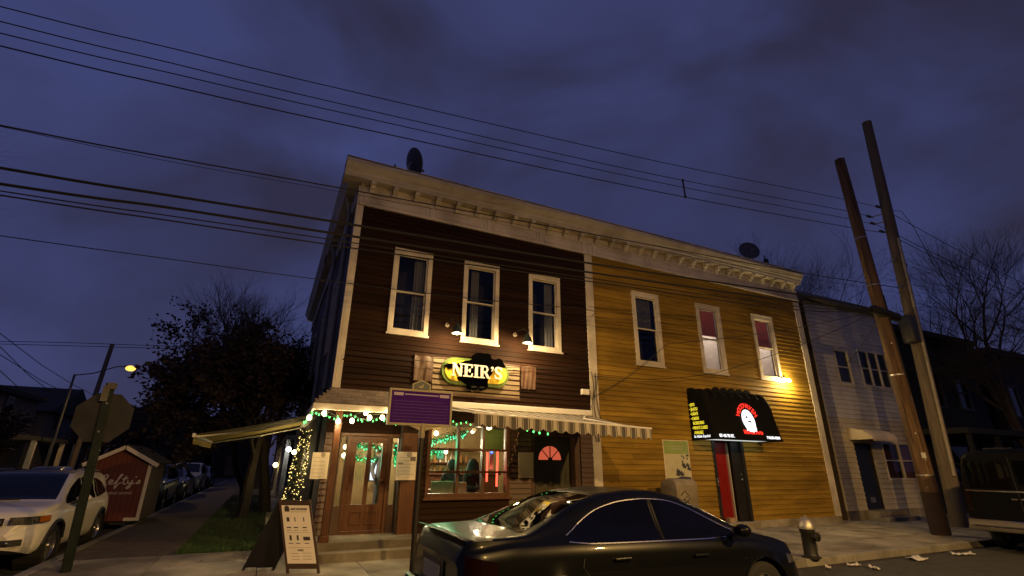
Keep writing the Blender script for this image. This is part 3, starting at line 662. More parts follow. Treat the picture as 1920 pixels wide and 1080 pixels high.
# canopy in stripes; valance scallops
ns = 16; sw = (ax1-ax0)/ns
def band(x0, x1, m, name, lift=0):
    MB().grid([[(x, -.14, 2.802+lift) for x in (x0, x1)], [(x, ay*.5, (2.802+awz(x))/2-.012+lift) for x in (x0, x1)], [(x, ay, awz(x)+lift) for x in (x0, x1)]]).build(name, m, AW)
mv = []
for i in range(ns):
    x0 = ax0+i*sw
    for a, b, m, nm in ((0, .30, M_awn, 'canopy_stripe'), (.30, .36, M_strp, 'canopy_stripe'), (.36, .44, M_strd, 'canopy_stripe'), (.44, .78, M_strp, 'canopy_stripe'), (.78, .84, M_strd, 'canopy_stripe'), (.84, .90, M_strp, 'canopy_stripe'), (.90, 1.0, M_awn, 'canopy_stripe')):
        band(x0+a*sw, x0+b*sw, m, nm)
        rows = [[], [], []]
        for q in range(3):
            t = a+(b-a)*q/2; x = x0+t*sw; z = awz(x); bt = .165+.055*math.sin(math.pi*((t+.39) % 1.0))
            for r_, f in enumerate((0, .5, 1)): rows[r_].append((x, ay-.022-.012*f*math.sin(x*9), z-.01-bt*f))
        MB().grid(rows).build('valance_stripe', m, AW)
MB().tube([(ax0-.02, ay-.008, awz(ax0)), (ax1+.02, ay-.008, awz(ax1))], .02, 8).build('front_bar', MATS['white_metal'], AW, smooth=True)
for x, s in ((ax0+.12, 1), (ax1-.12, -1)):
    MB().tube([(x, -.2, 2.83), (x+s*.75, -1.2, 2.62), (x+s*.05, ay+.03, awz(x)-.02)], .022, 6).build('folding_arm', MATS['white_metal'], AW)
# side awning
SA = thing('side_awning', 'olive canvas awning reaching out over the side path from the tavern', 'awning', (0, 3.0, 2.7))
M_olv = mat('olive_canvas', (.40, .30, .085), .8, var=.15, bump=.1, bscale=150)
ya, yb, xo, zo_, zi = 3.0, 7.2, -2.52, 2.24, 2.80
MB().grid([[(-.12, y, zi), (-1.3, y, (zi+zo_)/2-.02), (xo, y, zo_)] for y in (ya, (ya+yb)/2, yb)]).build('canvas', M_olv, SA)
MB().box(-.16, -.01, ya-.05, yb+.05, zi-.07, zi+.07).build('cassette', MATS['white_metal'], SA, bevel=.015)
MB().box(xo-.03, xo+.03, ya-.03, yb+.03, zo_-.06, zo_+.03).build('front_bar', MATS['white_metal'], SA, bevel=.01)
MB().grid([[(xo+.005, y, zo_-.06), (xo+.01, y, zo_-.2)] for y in (ya, (ya+yb)/2, yb)]).build('valance', M_olv, SA)
for y, s in ((ya+.08, 1), (yb-.08, -1)): MB().tube([(-.15, y, zi-.08), (-1.25, y+s*.55, (zi+zo_)/2-.10), (xo+.03, y+s*.05, zo_-.04)], .022, 6).build('folding_arm', MATS['white_metal'], SA)
# wall lantern up the side wall
# string lights along the porch eave
M_gbulb = emit('green_bulb', (.12, 1, .18), 4); M_wbulb = emit('warm_mini', (1, .72, .22), 2.6); M_globe = emit('globe_bulb', (1, .74, .34), 16); M_wire = mat('green_wire', (.01, .02, .01), .7, var=0)
def string(name, label, pts, nb, bulbm, rad=.014, drop=.03, wirer=.006, group=None):
    t = thing(name, label, 'lights', pts[0], group=group)
    P = [Vector(p) for p in pts]; seg = [(P[i+1]-P[i]).length for i in range(len(P)-1)]; tot = sum(seg)
    MB().tube(P, wirer, 4).build('wire', M_wire, t)
    me = MB().ball((0, 0, 0), rad, 6, 4, 1.4).mesh('bulb', bulbm, True)
    for i in range(nb):
        d = tot*(i+.5)/nb; k = 0
        while d > seg[k] and k < len(seg)-1: d -= seg[k]; k += 1
        q = P[k].lerp(P[k+1], d/seg[k]); inst('bulb', me, t, q+Vector((rng.uniform(-.03, .03), rng.uniform(-.03, .03), -drop+rng.uniform(-.03, .03))))
    return t
def swag(a, b, n, sag): return [Vector(a).lerp(Vector(b), i/n)+Vector((0, 0, -sag*abs(math.sin(math.pi*i/n*3)))) for i in range(n+1)]
string('string_lights', 'green fairy lights swagged under the porch eave', swag((-.34, EY+.05, 2.54), (1.45, EY+.1, 2.47), 18, .07), 30, M_gbulb)
string('string_lights', 'green fairy lights running back along the side eave above the awning', swag((-.34, -.6, 2.66), (-.28, 2.95, 2.62), 14, .05), 16, M_gbulb)
gs = thing('globe_string', 'warm globe bulbs strung under the porch eave', 'lights', (-.3, EY, 2.5))
gb = MB().ball((0, 0, 0), .042, 10, 6, 1.15).mesh('globe', M_globe, True)
gp = [(608, 775), (634, 790), (660, 789), (686, 774), (693, 783), (717, 783), (727, 770), (580, 783)]
Pw = []
for i, (u, v) in enumerate(gp):
    p = ony(u, v, EY+.02 if i < 7 else -.5)
    inst('globe', gb, gs, p); Pw.append(p)
MB().tube([(p.x, p.y, p.z+.07+.02*math.sin(p.x*7)) for p in sorted(Pw, key=lambda q: q.x)], .006, 4).build('wire', M_wire, gs)
for i in range(8): lamp('globe_light', gs, Pw[i]+Vector((0, -.06, -.05)), (1, .74, .36), 9.0, .035)
string('string_lights', 'green fairy lights along the top of the bar window', swag((1.9, -.12, 2.56), (3.0, -.5, 2.52), 10, .04), 12, M_gbulb)
string('string_lights', 'short run of green fairy lights under the awning by the side door', swag((4.0, -.45, 2.46), (4.75, -.3, 2.38), 6, .04), 4, M_gbulb, rad=.02)
tinsel = string('tinsel_garland', 'dull reddish tinsel garland hanging beside the bar window', [ony(u, v, -.07) for u, v in ((972, 810), (969, 830), (965, 846), (959, 858), (950, 872))], 16, mat('tinsel', (.5, .25, .12), .25, metal=.7, var=0), rad=.018)
gl2 = thing('globe_lamp', 'single glowing globe bulb hanging at the awning edge over the bar window', 'lights', ony(917, 802, -.4))
q = ony(917, 802, -.4); MB().ball(q, .055, 12, 8, .8).build('globe', M_globe, gl2, smooth=True); MB().tube([q+Vector((0, 0, .03)), q+Vector((0, .1, .3))], .006, 4).build('wire', M_wire, gl2); lamp('globe_light', gl2, q+Vector((0, -.09, -.03)), (1, .74, .36), 18, .04)
# shrub column wrapped in lights
LC = thing('lit_shrub', 'narrow potted shrub wrapped in dense warm fairy lights at the tavern corner', 'shrub', (-.36, 1.45, SW))
cxl, cyl = -.36, 1.45
MB().lathe([(.13, SW), (.17, SW+.42), (.19, SW+.42), (.19, SW+.47), (.15, SW+.47), (.14, SW+.4)], (cxl, cyl, 0), 14).build('planter', mat('dark_planter', (.02, .018, .016), .6), LC, smooth=True)
MB().tube([(cxl-.04, cyl, SW+.4), (cxl+.06, cyl, 2.3)], .03, 6).build('stem', mat('bark', (.05, .035, .025), .9, var=.3, bump=.5), LC)
lv = MB(); lb = MB()
for i in range(900):
    z = rng.uniform(.62, 2.32); r = .19*(1.05-.42*(z-.6)/1.7)*math.sqrt(rng.random()); a = rng.uniform(0, 6.28); c = Vector((cxl+r*math.cos(a)+.06*(z-1.2), cyl+r*math.sin(a), z))
    d = Vector((rng.gauss(0, 1), rng.gauss(0, 1), rng.gauss(0, .6))).normalized(); u = d.orthogonal().normalized(); s = rng.uniform(.02, .045)
    lv.poly([c-d*s, c+u*s*.4, c+d*s, c-u*s*.4])
for i in range(190):
    z = rng.uniform(.66, 2.34); r = (.155+.05*rng.random())*(1.05-.42*(z-.6)/1.7); a = rng.uniform(0, 6.28); lb.ball((cxl+r*math.cos(a)+.06*(z-1.2), cyl+r*math.sin(a), z), .0105, 5, 3)
tag(lv.build('foliage', mat('shrub_leaf', (.035, .055, .02), .7, var=.4), LC), kind='stuff'); tag(lb.build('fairy_lights', M_wbulb, LC), kind='stuff')
lamp('shrub_glow', LC, (cxl-.05, cyl-.32, 1.6), (1, .8, .4), 2.5, .1)
# notices
def notice(quad_uv, y, label, lines, frame=None, col=M_paper, head=True):
    a = ony(*quad_uv[0], y); b = ony(*quad_uv[1], y); t = thing('notice_sheet', label, 'notice', (a.x, y, b.z), group=None)
    x0, x1, z1, z0 = a.x, b.x, a.z, b.z
    MB().box(x0, x1, y-.012, y+.004, z0, z1).build('sheet', col, t)
    h = z1-z0; w = x1-x0
    for i in range(lines):
        zz = z1-h*(.20+.72*i/max(1, lines-1)); ww = w*rng.uniform(.55, .8)
        MB().box(x0+w*.1, x0+w*.1+ww, y-.0135, y-.0122, zz-.004, zz+.003).build('text_line', M_ink2, t)
    if head:
        m = MB(); m.lathe([(.001, y-.0138), (w*.14, y-.0138), (w*.14, y-.0122), (.001, y-.0122)], (x0+w*.62, 0, z1-h*.09), 12, 'y'); m.build('crest', M_ink2, t)
    return t, (x0, x1, z0, z1)
M_ink2 = mat('faded_ink', (.34, .28, .2), .8, var=0)
notice(((587, 848), (612, 898)), EYW-.045, 'cream paper menu on the dark wall left of the tavern entrance', 6)
pn, (a, b, c, d) = notice(((745, 847), (778, 900)), -.075, 'printed poster with small picture on the pilaster right of the tavern door', 7)
MB().box(b-.13, b-.02, -.0905, -.0872, d-.17, d-.09).build('picture', mat('poster_picture', (.12, .09, .07), .7, var=.5, scale=20), pn); MB().box(a+.03, a+.13, -.0905, -.0872, d-.24, d-.20).build('caption_block', mat('poster_caption', (.25, .2, .14), .7), pn)
notice(((972, 848), (1000, 896)), -.04, 'yellowed paper notice on the dark wall beside the side door', 9, col=mat('yellowed_paper', (.33, .255, .15), .75, var=.08), head=False)
# junction box and loose cables at the party post
jb = thing('junction_box', 'small white utility box at the party post above the awning', 'box', (5.75, 0, 3.3)); p = ony(1098, 735, -.08)
MB().box(p.x-.12, p.x+.10, -.11, -.03, p.z-.07, p.z+.07).build('case', MATS['white_metal'], jb, bevel=.012); MB().box(p.x-.10, p.x+.08, -.118, -.1105, p.z-.05, p.z+.05).build('cover', MATS['white_metal'], jb)
for k in range(3):
    x = 6.12+.07*k; pts = [(x+.05*math.sin(i*1.3+k), -.07-.012*k, 3.9-.28*i) for i in range(7)]
    tag(MB().tube(pts, .009, 5).build('loose_cable', M_dark), ['thin black cable looping down the cream party post', 'black cable stapled along the middle of the cream party post', 'black cable hanging on the edge of the cream party post by the yellow boards'][k], 'cable', 'cables on the party post')
# flood light at the corner
fp = ony(1475, 712, -.16)
fl = thing('flood_light', 'glowing twin flood light on the yellow wall under the last upper window', 'wall lamp', (fp.x, 0, fp.z))
MB().box(fp.x-.07, fp.x+.07, -.06, -.028, fp.z-.02, fp.z+.10).build('base', M_cream, fl, bevel=.01)
for s in (-1, 1):
    e = Vector((fp.x+s*.10, -.17, fp.z-.02)); MB().tube([(fp.x+s*.04, -.05, fp.z+.05), (fp.x+s*.09, -.10, fp.z+.05), e+Vector((0, .03, .03))], [.018, .02, .05], 8).build('lamp_head', M_cream, fl, smooth=True)
    MB().ball(e, .052, 10, 6).build('bulb', emit('flood_bulb', (1, .78, .36), 40), fl, smooth=True)
    lamp('flood_beam', fl, e+Vector((s*.02, -.07, -.035)), (1, .74, .34), 75, .05)
# martial arts canopy
CX0, CX1, CD, CZ0, CZ1 = 9.31, 11.86, -.84, 2.36, 3.70
CN = thing('door_canopy', 'black backlit canopy reading WOODHAVEN Martial Arts over the red door', 'canopy', (CX0, 0, CZ0))
M_can = mat('canopy_black', (.005, .005, .005), .85, var=0, spec=.15)
prof = []
prof = [(-.02, CZ1), (-.28, CZ1-.005), (-.42, CZ1-.03), (-.52, CZ1-.08), (-.58, CZ1-.15), (-.61, CZ1-.24), (-.63, 3.40), (-.655, 3.2), (-.68, 3.05), (-.71, 2.9), (CD, CZ0)]
rows = []
nx = 73
for k in range(nx):
    x = CX0+(CX1-CX0)*k/(nx-1); rp_ = abs(math.sin(math.pi*k/(nx-1)*8))
    rows.append([(x, y*(1-.0) - (.012*rp_ if 1 < i < 8 else 0), z-(.17*(1-rp_) if i < 5 else .12*(1-rp_)*(1 if i == 5 else .5 if i == 6 else 0))) for i, (y, z) in enumerate(prof)])
MB().grid(rows).build('cover', M_can, CN, smooth=50)
for x, s in ((CX0, 1), (CX1, -1)):
    ring = [(x, y, z) for y, z in [(rows[0 if s == 1 else -1][i][1], rows[0 if s == 1 else -1][i][2]) for i in range(len(prof))]]+[(x, -.02, CZ0)]
    MB().poly(ring if s == 1 else ring[::-1]).build('end_panel', M_can, CN)
n_s = 8; ws_ = (CX1-.02-CX0)/n_s; hp = [(CX0, 3.45)]
for q in range(n_s):
    for j in range(9): hp.append((CX0+ws_*(q+.5)-ws_*.5*math.cos(math.pi*j/8), 3.66+.02*(q > 2)+(.17 if q > 2 else .13)*math.sin(math.pi*j/8)**.8*(1 if q > 1 else .75)))
hp.append((CX1-.02, 3.45)); MB().prism(hp, 'y', -.075, -.038).build('scalloped_header', M_can, CN)
MB().box(CX0+.03, CX1-.03, CD+.03, -.03, CZ0+.012, CZ0+.03).build('light_panel', emit('canopy_glow', (.92, .95, .9), .75, True), CN)
MB().box(CX0-.008, CX1+.008, CD-.014, CD+.012, CZ0-.02, CZ0+.03).box(CX0-.008, CX0+.02, CD+.012, -.02, CZ0-.02, CZ0+.03).box(CX1-.02, CX1+.008, CD+.012, -.02, CZ0-.02, CZ0+.03).build('frame', M_can, CN)
M_tr = emit('sign_red', (1, .035, .02), 1.6); M_ty = emit('sign_gold', (1, .78, .04), 1.1); M_tw = emit('sign_white', (1, 1, 1), 1.5)
slope = math.atan2(CD+.71, CZ0-2.9)  # front panel tilt
def front_pt(x, z):  # on the leaning front panel
    t = (2.9-z)/(2.9-CZ0) if z < 2.9 else 0
    y = -.71+(CD+.71)*t if z < 2.9 else -.655-.055*(3.2-z)/.3
    return Vector((x, y-.012, z))
tl = R(90)-math.atan2(2.9-CZ0, -(CD+.71))
FT = Matrix.Rotation(-tl*1.0, 3, 'X') @ Matrix(((1, 0, 0), (0, 0, -1), (0, 1, 0)))
lc = ony(1403, 790, -.74); lx, lz = lc.x, lc.z
FU = Matrix(((1, 0, 0), (0, 0, -1), (0, 1, 0)))
arcw = 'WOODHAVEN'
for i, ch in enumerate(arcw):
    a = R(150-120*i/(len(arcw)-1)); q = front_pt(lx+.02+.37*math.cos(a), lz-.03+.45*math.sin(a)); q.y -= .02
    text('arc_letter', ch, .18, q, FU, M_tr, CN, bold=.004, tilt=a-R(90))
lg = MB(); O = []
for i in range(21): a = R(-30+240*i/20); O.append((lx+.02+.235*math.cos(a), lz+.02+.30*math.sin(a)))
O += [(lx-.15, lz-.20), (lx-.17, lz-.26), (lx-.10, lz-.24), (lx-.06, lz-.29), (lx+.0, lz-.265), (lx+.06, lz-.30), (lx+.12, lz-.26), (lx+.19, lz-.27), (lx+.22, lz-.2)]
lg.prism(O, 'y', 0, .01); lg.v = [(x, front_pt(x, z).y-.014+y, z) for x, y, z in lg.v]; lo = lg.build('logo_disc', M_tw, CN)
for P in ([(-.07, .10), (-.02, .15), (.02, .12), (.0, .09), (-.05, .08)], [(-.04, .0), (.03, .025), (.10, -.0), (.09, -.07), (.05, -.02), (-.01, -.03)]):
    mk_ = MB().prism([(lx+a, lz+b) for a, b in P], 'y', 0, .004); mk_.v = [(x, front_pt(x, z).y-.020+y, z) for x, y, z in mk_.v]; mk_.build('logo_mark', mat('logo_grey', (.12, .12, .12), .6, var=0), lo)
text('canopy_text', 'Martial Arts', .15, front_pt(lx+.05, CZ0+.20)+Vector((0, -.01, 0)), FT, M_tr, CN, bold=.006)
text('canopy_text', '87-48 78 ST.', .105, front_pt(CX0+.42, CZ0+.075)+Vector((0, -.01, 0)), FT, M_tw, CN, bold=.004)
text('canopy_text', '718.296-5200', .095, front_pt(CX1-.36, CZ0+.075)+Vector((0, -.01, 0)), FT, M_tw, CN, bold=.004)
LZa, LZb, LY = onx(1299, 759, CX0).z, onx(1313, 811, CX0).z, -.07
for i, (s, dy) in enumerate((('\u2022 JUDO', 0), ('\u2022 JIU-JITSU', 0), ('\u2022 KARATE', 0), ('\u2022 CARDIO', 0), ('KICKBOXING', .05), ('\u2022 PRIVATE CLASSES', 0), ('AVAILABLE', .05))):
    text('list_line', s, .112, (CX0-.006, LY-dy-.006*i, LZa+(LZb-LZa)*i/6), '-x', M_ty, CN, align='LEFT', bold=.0015, sx=.56)
text('list_line', 'Se Habla Espa\u00f1ol', .095, (CX0-.006, -.13, CZ0+.07), '-x', M_tw, CN, align='LEFT', sx=.85)
# green poster
gpz = ony(1241, 825, -.04), ony(1290, 905, -.04)
a, b = ony(1241, 826, -.04), ony(1292, 900, -.04)
PX0, PX1, PZ1, PZ0 = 8.28, 9.12, 2.31, 1.10
po = thing('wall_poster', 'green cream and navy printed poster on the yellow boards left of the red door', 'poster', (PX0, 0, PZ0))
MB().box(PX0-.02, PX1+.02, -.045, -.028, PZ0-.02, PZ1+.02).build('mount', M_paper, po); h = PZ1-PZ0
pg = lambda n, c, **k: mat(n, c, .6, **k)
MB().box(PX0, PX1, -.048, -.0455, PZ1-h*.27, PZ1).build('green_band', pg('poster_green', (.26, .34, .10), var=.15, scale=3), po)
MB().box(PX0, PX1, -.048, -.0455, PZ0+h*.24, PZ1-h*.272).build('cream_band', pg('poster_cream', (.50, .47, .30), var=.1), po)
MB().box(PX0, PX1, -.048, -.0455, PZ0, PZ0+h*.238).build('navy_band', pg('poster_navy', (.05, .05, .10), var=.1), po)
MB().prism([(PX0, PZ0+h*.24), (PX0+.3, PZ0+h*.22), (PX0+.5, PZ0+h*.28), (PX1, PZ0+h*.26), (PX1, PZ0+h*.19), (PX0, PZ0+h*.19)], 'y', -.050, -.0483).build('navy_wave', MATS['poster_navy'], po)
for i in range(9):
    x = PX0+.12+.66*rng.random(); z = PZ0+h*rng.uniform(.30, .5); MB().prism([(x, z), (x+.05, z+.1), (x+.1, z+.03), (x+.14, z+.08), (x+.12, z-.03)], 'y', -.0502-.0002*i, -.0485).build('ink_figure', pg('poster_ink', (.04, .04, .05), var=0), po)
for i in range(6):
    x = PX0+.48+.32*rng.random(); z = PZ0+h*rng.uniform(.56, .7); MB().prism([(x, z), (x+.03, z+.05), (x+.06, z+.01), (x+.03, z-.02)], 'y', -.0502-.0002*i, -.0485).build('ink_figure', MATS['poster_ink'], po)
for z, w in ((PZ0+h*.13, .5), (PZ0+h*.08, .4), (PZ1-h*.12, .5), (PZ1-h*.17, .4)): MB().box((PX0+PX1)/2-w/2, (PX0+PX1)/2+w/2, -.0515, -.0505, z-.008, z+.008).build('text_line', pg('poster_text', (.45, .45, .35), var=0), po)
# utility cabinet in front of the yellow wall
ub = thing('relay_mailbox', 'beige graffitied metal street box beside the yellow wall', 'street box', (8.25, -.75, SW))
M_beige = mat('beige_metal', (.25, .215, .16), .55, var=.2, scale=3, dirt=.35)
bx0, bx1 = ony(1262, 905, -.95).x, ony(1306, 905, -.95).x
bz = ony(1280, 899, -.95).z
prof = [(-1.0, SW+.12), (-1.0, bz-.12), (-.96, bz-.04), (-.88, bz), (-.58, bz), (-.50, bz-.04), (-.46, bz-.12), (-.46, SW+.12)]
MB().prism(prof, 'x', bx0+.05, bx1-.04).build('body', M_beige, ub, bevel=.015)
for x in (bx0+.09, bx1-.08):
    for y in (-.95, -.52): MB().box(x-.03, x+.03, y-.03, y+.03, SW, SW+.121).build('leg', M_beige, ub)
MB().box(bx0+.10, bx1-.09, -1.012, -1.001, SW+.25, bz-.2).build('door_panel', M_beige, ub, bevel=.004)
gfm = MB()
def scr(pts): gfm.tube([(bx0+.1+a*.34, -1.018, SW+.35+b*.7) for a, b in pts], .010, 4)
scr([(.1, .8), (.5, .95), (.8, .8), (.4, .7), (.7, .6), (.9, .75)]); scr([(.2, .5), (.4, .7), (.5, .4), (.6, .65), (.9, .45), (.7, .3)]); scr([(.15, .35), (.5, .15), (.8, .3), (.5, .45), (.3, .2)])
gfm.build('graffiti', M_ink, ub)
# satellite dishes and roof bits
def dish(u, v, y, r, az, label, group='roof satellite dishes'):
    p = ony(u, v, y); t = thing('satellite_dish', label, 'dish', (p.x, y, 8.12), group=group)
    d = Vector((math.sin(az), math.cos(az)*-1, .35)).normalized(); q = d.to_track_quat('Z', 'Y').to_matrix()
    m = MB(); rows = []
    for i in range(7):
        rr = r*i/6; rows.append([Vector(p)+q @ Vector((rr*math.cos(a*.3142)*.86, rr*math.sin(a*.3142), .16*r*(i/6)**2)) for a in range(21)])
    m.grid(rows); o = m.build('reflector', mat('dish_grey', (.05, .05, .055), .5, var=.1), t, smooth=True); s = o.modifiers.new('t', 'SOLIDIFY'); s.thickness = .012
    MB().tube([p-d*.02, p-d*.12+Vector((0, 0, -.12)), (p.x, y+.06, 8.10)], .022, 8).build('mast', M_steel, t)
    MB().tube([p+Vector((0, 0, -r*.9)), p+d*r*.9+Vector((0, 0, -r*.5))], .012, 5).ball(p+d*r*.9+Vector((0, 0, -r*.5)), .04).build('feed_arm', M_steel, t)
dish(773, 305, .35, .40, 1.9, 'dark satellite dish seen edge-on above the tavern cornice')
dish(1404, 472, .35, .40, -.6, 'tilted satellite dish on the yellow building roof')
va = thing('roof_antenna', 'small dark antenna stub on the yellow building roof', 'antenna', (0, 0, 0)); p = ony(1434, 485, .3)
va.location = (p.x, .3, 8.1); MB().tube([(p.x, .3, 8.1), (p.x-.01, .3, p.z+.12)], .018, 6).box(p.x-.02, p.x+.12, .25, .35, 8.1, p.z-.02).build('mast', M_black, va)
vb = thing('roof_vent', 'small dark vent pipe on the tavern roof edge', 'vent', (0, 0, 0)); p = ony(740, 313, .1)
vb.location = (p.x, .1, 8.1); MB().tube([(p.x, .1, 8.1), (p.x, .1, p.z+.06)], .025, 6).box(p.x-.02, p.x+.10, .06, .14, p.z-.06, p.z+.0).build('pipe', M_black, vb)
# ------------------------------------------------------------------ inside the tavern
M_bwall = mat('bar_wall', (.25, .17, .065), .7, var=.25, scale=2); M_bfloor = mat('bar_floor', (.09, .05, .03), .5, var=.3)
br_ = MB(); br_.box(.16, 6.18, 6.0, 6.1, LZ, 2.92).box(6.1, 6.19, .16, 6.0, LZ, 2.92)
br_.build('bar_room_wall', M_bwall, TV); MB().box(.16, 6.18, .16, 6.0, LZ-.08, LZ-.02).build('bar_floor', M_bfloor, TV); MB().box(.16, 6.18, .16, 6.0, 2.88, 2.925).build('bar_ceiling', mat('bar_ceiling', (.16, .11, .07), .7), TV)
MB().box(1.81, 1.9, .16, 3.2, LZ, 2.88).build('bar_partition', M_bwall, TV)
MB().box(.152, .2, .42, 6.0, LZ, 2.92).build('bar_side_wall', mat('bar_panel', (.10, .055, .03), .6, var=.3), TV)
bc = thing('bar_counter', 'dark wooden bar counter inside the tavern', 'counter', (3.2, 4.2, LZ))
MB().box(2.2, 5.4, 4.0, 4.5, LZ, 1.38).build('front', M_wood, bc); MB().box(2.15, 5.45, 3.92, 4.58, 1.38, 1.43).build('top', M_wood, bc, bevel=.01)
bs = thing('back_bar', 'back bar shelves with bottles inside the tavern', 'shelf', (3.2, 5.8, LZ))
for z in (1.3, 1.7, 2.1): MB().box(2.2, 5.2, 5.7, 5.98, z, z+.03).build('shelf', M_wood, bs)
bcol = [mat('bottle_a', (.25, .10, .02), .15, var=0), mat('bottle_b', (.03, .12, .04), .15, var=0), mat('bottle_c', (.4, .38, .3), .15, var=0)]
bme_ = [MB().lathe([(.035, 0), (.035, .16), (.012, .22), (.012, .28)], (0, 0, 0), 8).mesh('bottle', m, True) for m in bcol]
for z in (1.33, 1.73):
    for i in range(16): inst('bottle', bme_[rng.randint(0, 2)], bs, (2.35+i*.18, 5.82, z))
# hanging globes
for i, (x, y, z) in enumerate(((2.42, .85, 2.33), (2.3, 1.1, 2.22), (2.62, 2.6, 1.98), (2.78, 2.7, 2.03), (3.25, 2.6, 1.98), tuple(ony(645.5, 854, 1.5)), tuple(ony(648, 838, 2.0)), (.75, 2.4, 1.92), (2.35, 1.8, 1.86))):
    t = thing('pendant_lamp', ['warm pendant bulb high in the first bar window pane', 'second warm pendant bulb close behind the first bar window pane', 'bright pendant globe behind the middle left pane', 'pendant globe beside the bright one behind the middle left pane', 'glowing pendant behind the middle bar window pane', 'low yellow pendant behind the left door sidelight', 'upper yellow pendant behind the left door sidelight', 'pendant globe seen through the left door pane', 'small pendant globe low behind the left bar window pane'][i], 'lamp', (x, y, z), group='pendant lamps inside the tavern')
    MB().ball((x, y, z), .055, 10, 6).build('globe', M_globe, t, smooth=True); MB().tube([(x, y, z+.05), (x, y, 2.88)], .006, 4).build('cord', M_black, t)
for x, y, z, w in ((2.7, 2.4, 2.2, 240), (4.2, 2.6, 2.4, 80), (.8, 2.6, 2.4, 200), (3.0, 4.9, 2.5, 320)):
    t = thing('ceiling_lamp', {2.7: 'ceiling lamp over the tables inside the bar window', 4.2: 'ceiling lamp deep inside the tavern by the side door', .8: 'ceiling lamp inside the tavern entrance', 3.0: 'ceiling lamp over the back bar'}[x], 'lamp', (x, y, 2.88), group='ceiling lamps inside the tavern')
    MB().lathe([(.001, 2.87), (.14, 2.87), (.12, 2.80), (.001, 2.79)], (x, y, 0), 14).build('shade', emit('lamp_diffuser', (1, .8, .5), 3), t, smooth=True); lamp('room_light', t, (x, y, z), (1, .78, .46), w, .12)
for i, (a, b) in enumerate((((2.05, .55, 2.08), (3.1, .6, 2.38)), ((2.0, 1.2, 2.12), (3.4, 1.5, 2.45)), ((2.05, .9, 1.9), (2.6, 1.0, 1.98)), ((.55, 1.1, 2.06), (1.3, 1.2, 2.04)), ((.55, 1.4, 1.80), (1.3, 1.5, 1.82)), (tuple(ony(742, 833, .75)), tuple(ony(742, 868, .75))))):
    t = string('light_garland', ['green light garland rising across the upper panes of the bar window', 'second green light garland further inside the bar window', 'short green light garland behind the left middle pane', 'green light garland across the top of the door panes', 'lower white and green light garland behind the door panes', 'green lit ornament string behind the right sidelight'][i], swag(a, b, 14, .06), 34 if i < 2 else 16, emit('green_led', (.1, 1, .35), 4.5), rad=.013, drop=.02, group='light garlands inside the tavern')
    gm = MB()
    P0, P1 = Vector(a), Vector(b)
    for k in range(260):
        c = P0.lerp(P1, rng.random())+Vector((rng.gauss(0, .02), rng.gauss(0, .04), rng.gauss(-.03, .05))); d = Vector((rng.gauss(0, 1), rng.gauss(0, 1), rng.gauss(0, 1))).normalized(); u = d.orthogonal()
        gm.poly([c-d*.05, c+u*.008, c+d*.05, c-u*.008])
    tag(gm.build('greenery', mat('garland_green', (.03, .16, .05), .6, var=.3), t), kind='stuff')
    lamp('garland_glow', t, P0.lerp(P1, .5)+Vector((0, -.1, -.12)), (.15, 1, .4), 10, .15)
# neon beer sign in the bar window
ng = thing('neon_sign', 'red neon bars hanging in the right column of the bar window', 'neon sign', (3.45, .2, 1.3)); M_neon = emit('red_neon', (1, .07, .035), 6)
for u0, v0, u1, v1 in ((914, 848, 912.5, 903), (933, 846, 931, 912)):
    a, b = ony(u0, v0, .22), ony(u1, v1, .22); MB().tube([a, b], .022, 8).build('neon_tube', M_neon, ng, smooth=True)
a, b = ony(922, 845, .24), ony(923, 880, .24); MB().box(a.x-.045, a.x+.05, .25, .27, b.z, a.z+.02).build('display_panel', mat('panel_grey', (.25, .3, .28), .5), ng)
MB().ball(ony(922, 847, .22), .035, 8, 5).build('blue_tip', emit('blue_neon', (.15, .3, 1), 4), ng); lamp('neon_glow', ng, ony(930, 880, .12), (1, .10, .05), 3, .06)
shd = thing('window_shade', 'yellow green roller shade in the top right pane of the bar window', 'shade', (3.27, .1, 2.0)); MB().box(3.27, 3.77, .10, .106, 1.99, 2.42).build('shade_cloth', mat('lime_shade', (.25, .30, .06), .8, var=.2), shd); MB().tube([(3.27, .1, 2.43), (3.77, .1, 2.43)], .015, 6).build('roller', M_steel, shd)
# television seen through the door
tv = thing('television', 'bright white television screen glowing inside the entrance door', 'television', (1.3, 3.9, 1.6)); a, b = ony(697, 862, 3.9), ony(722, 900, 3.9)
MB().box(a.x-.04, b.x+.14, 3.9, 3.95, b.z-.04, a.z+.04).build('casing', M_black, tv); MB().box(a.x, b.x+.1, 3.893, 3.899, b.z, a.z).build('screen', emit('tv_screen', (.85, .92, 1), 3, True), tv)
hw = thing('framed_screen', 'tilted bluish poster hanging behind the left bar window pane', 'poster', (2.2, 1.5, 1.6)); a, b = ony(820, 842, 1.5), ony(830, 860, 1.5)
MB().box(a.x, b.x+.02, 1.5, 1.52, b.z, a.z).build('sheet', mat('blue_sheet', (.35, .5, .6), .6, var=.3, scale=12), hw); MB().box(a.x-.015, b.x+.035, 1.521, 1.53, b.z-.015, a.z+.015).build('backing', M_black, hw); MB().tube([(a.x+.1, 1.525, a.z), (a.x+.1, 1.525, 2.88)], .004, 4).build('cord', M_black, hw)
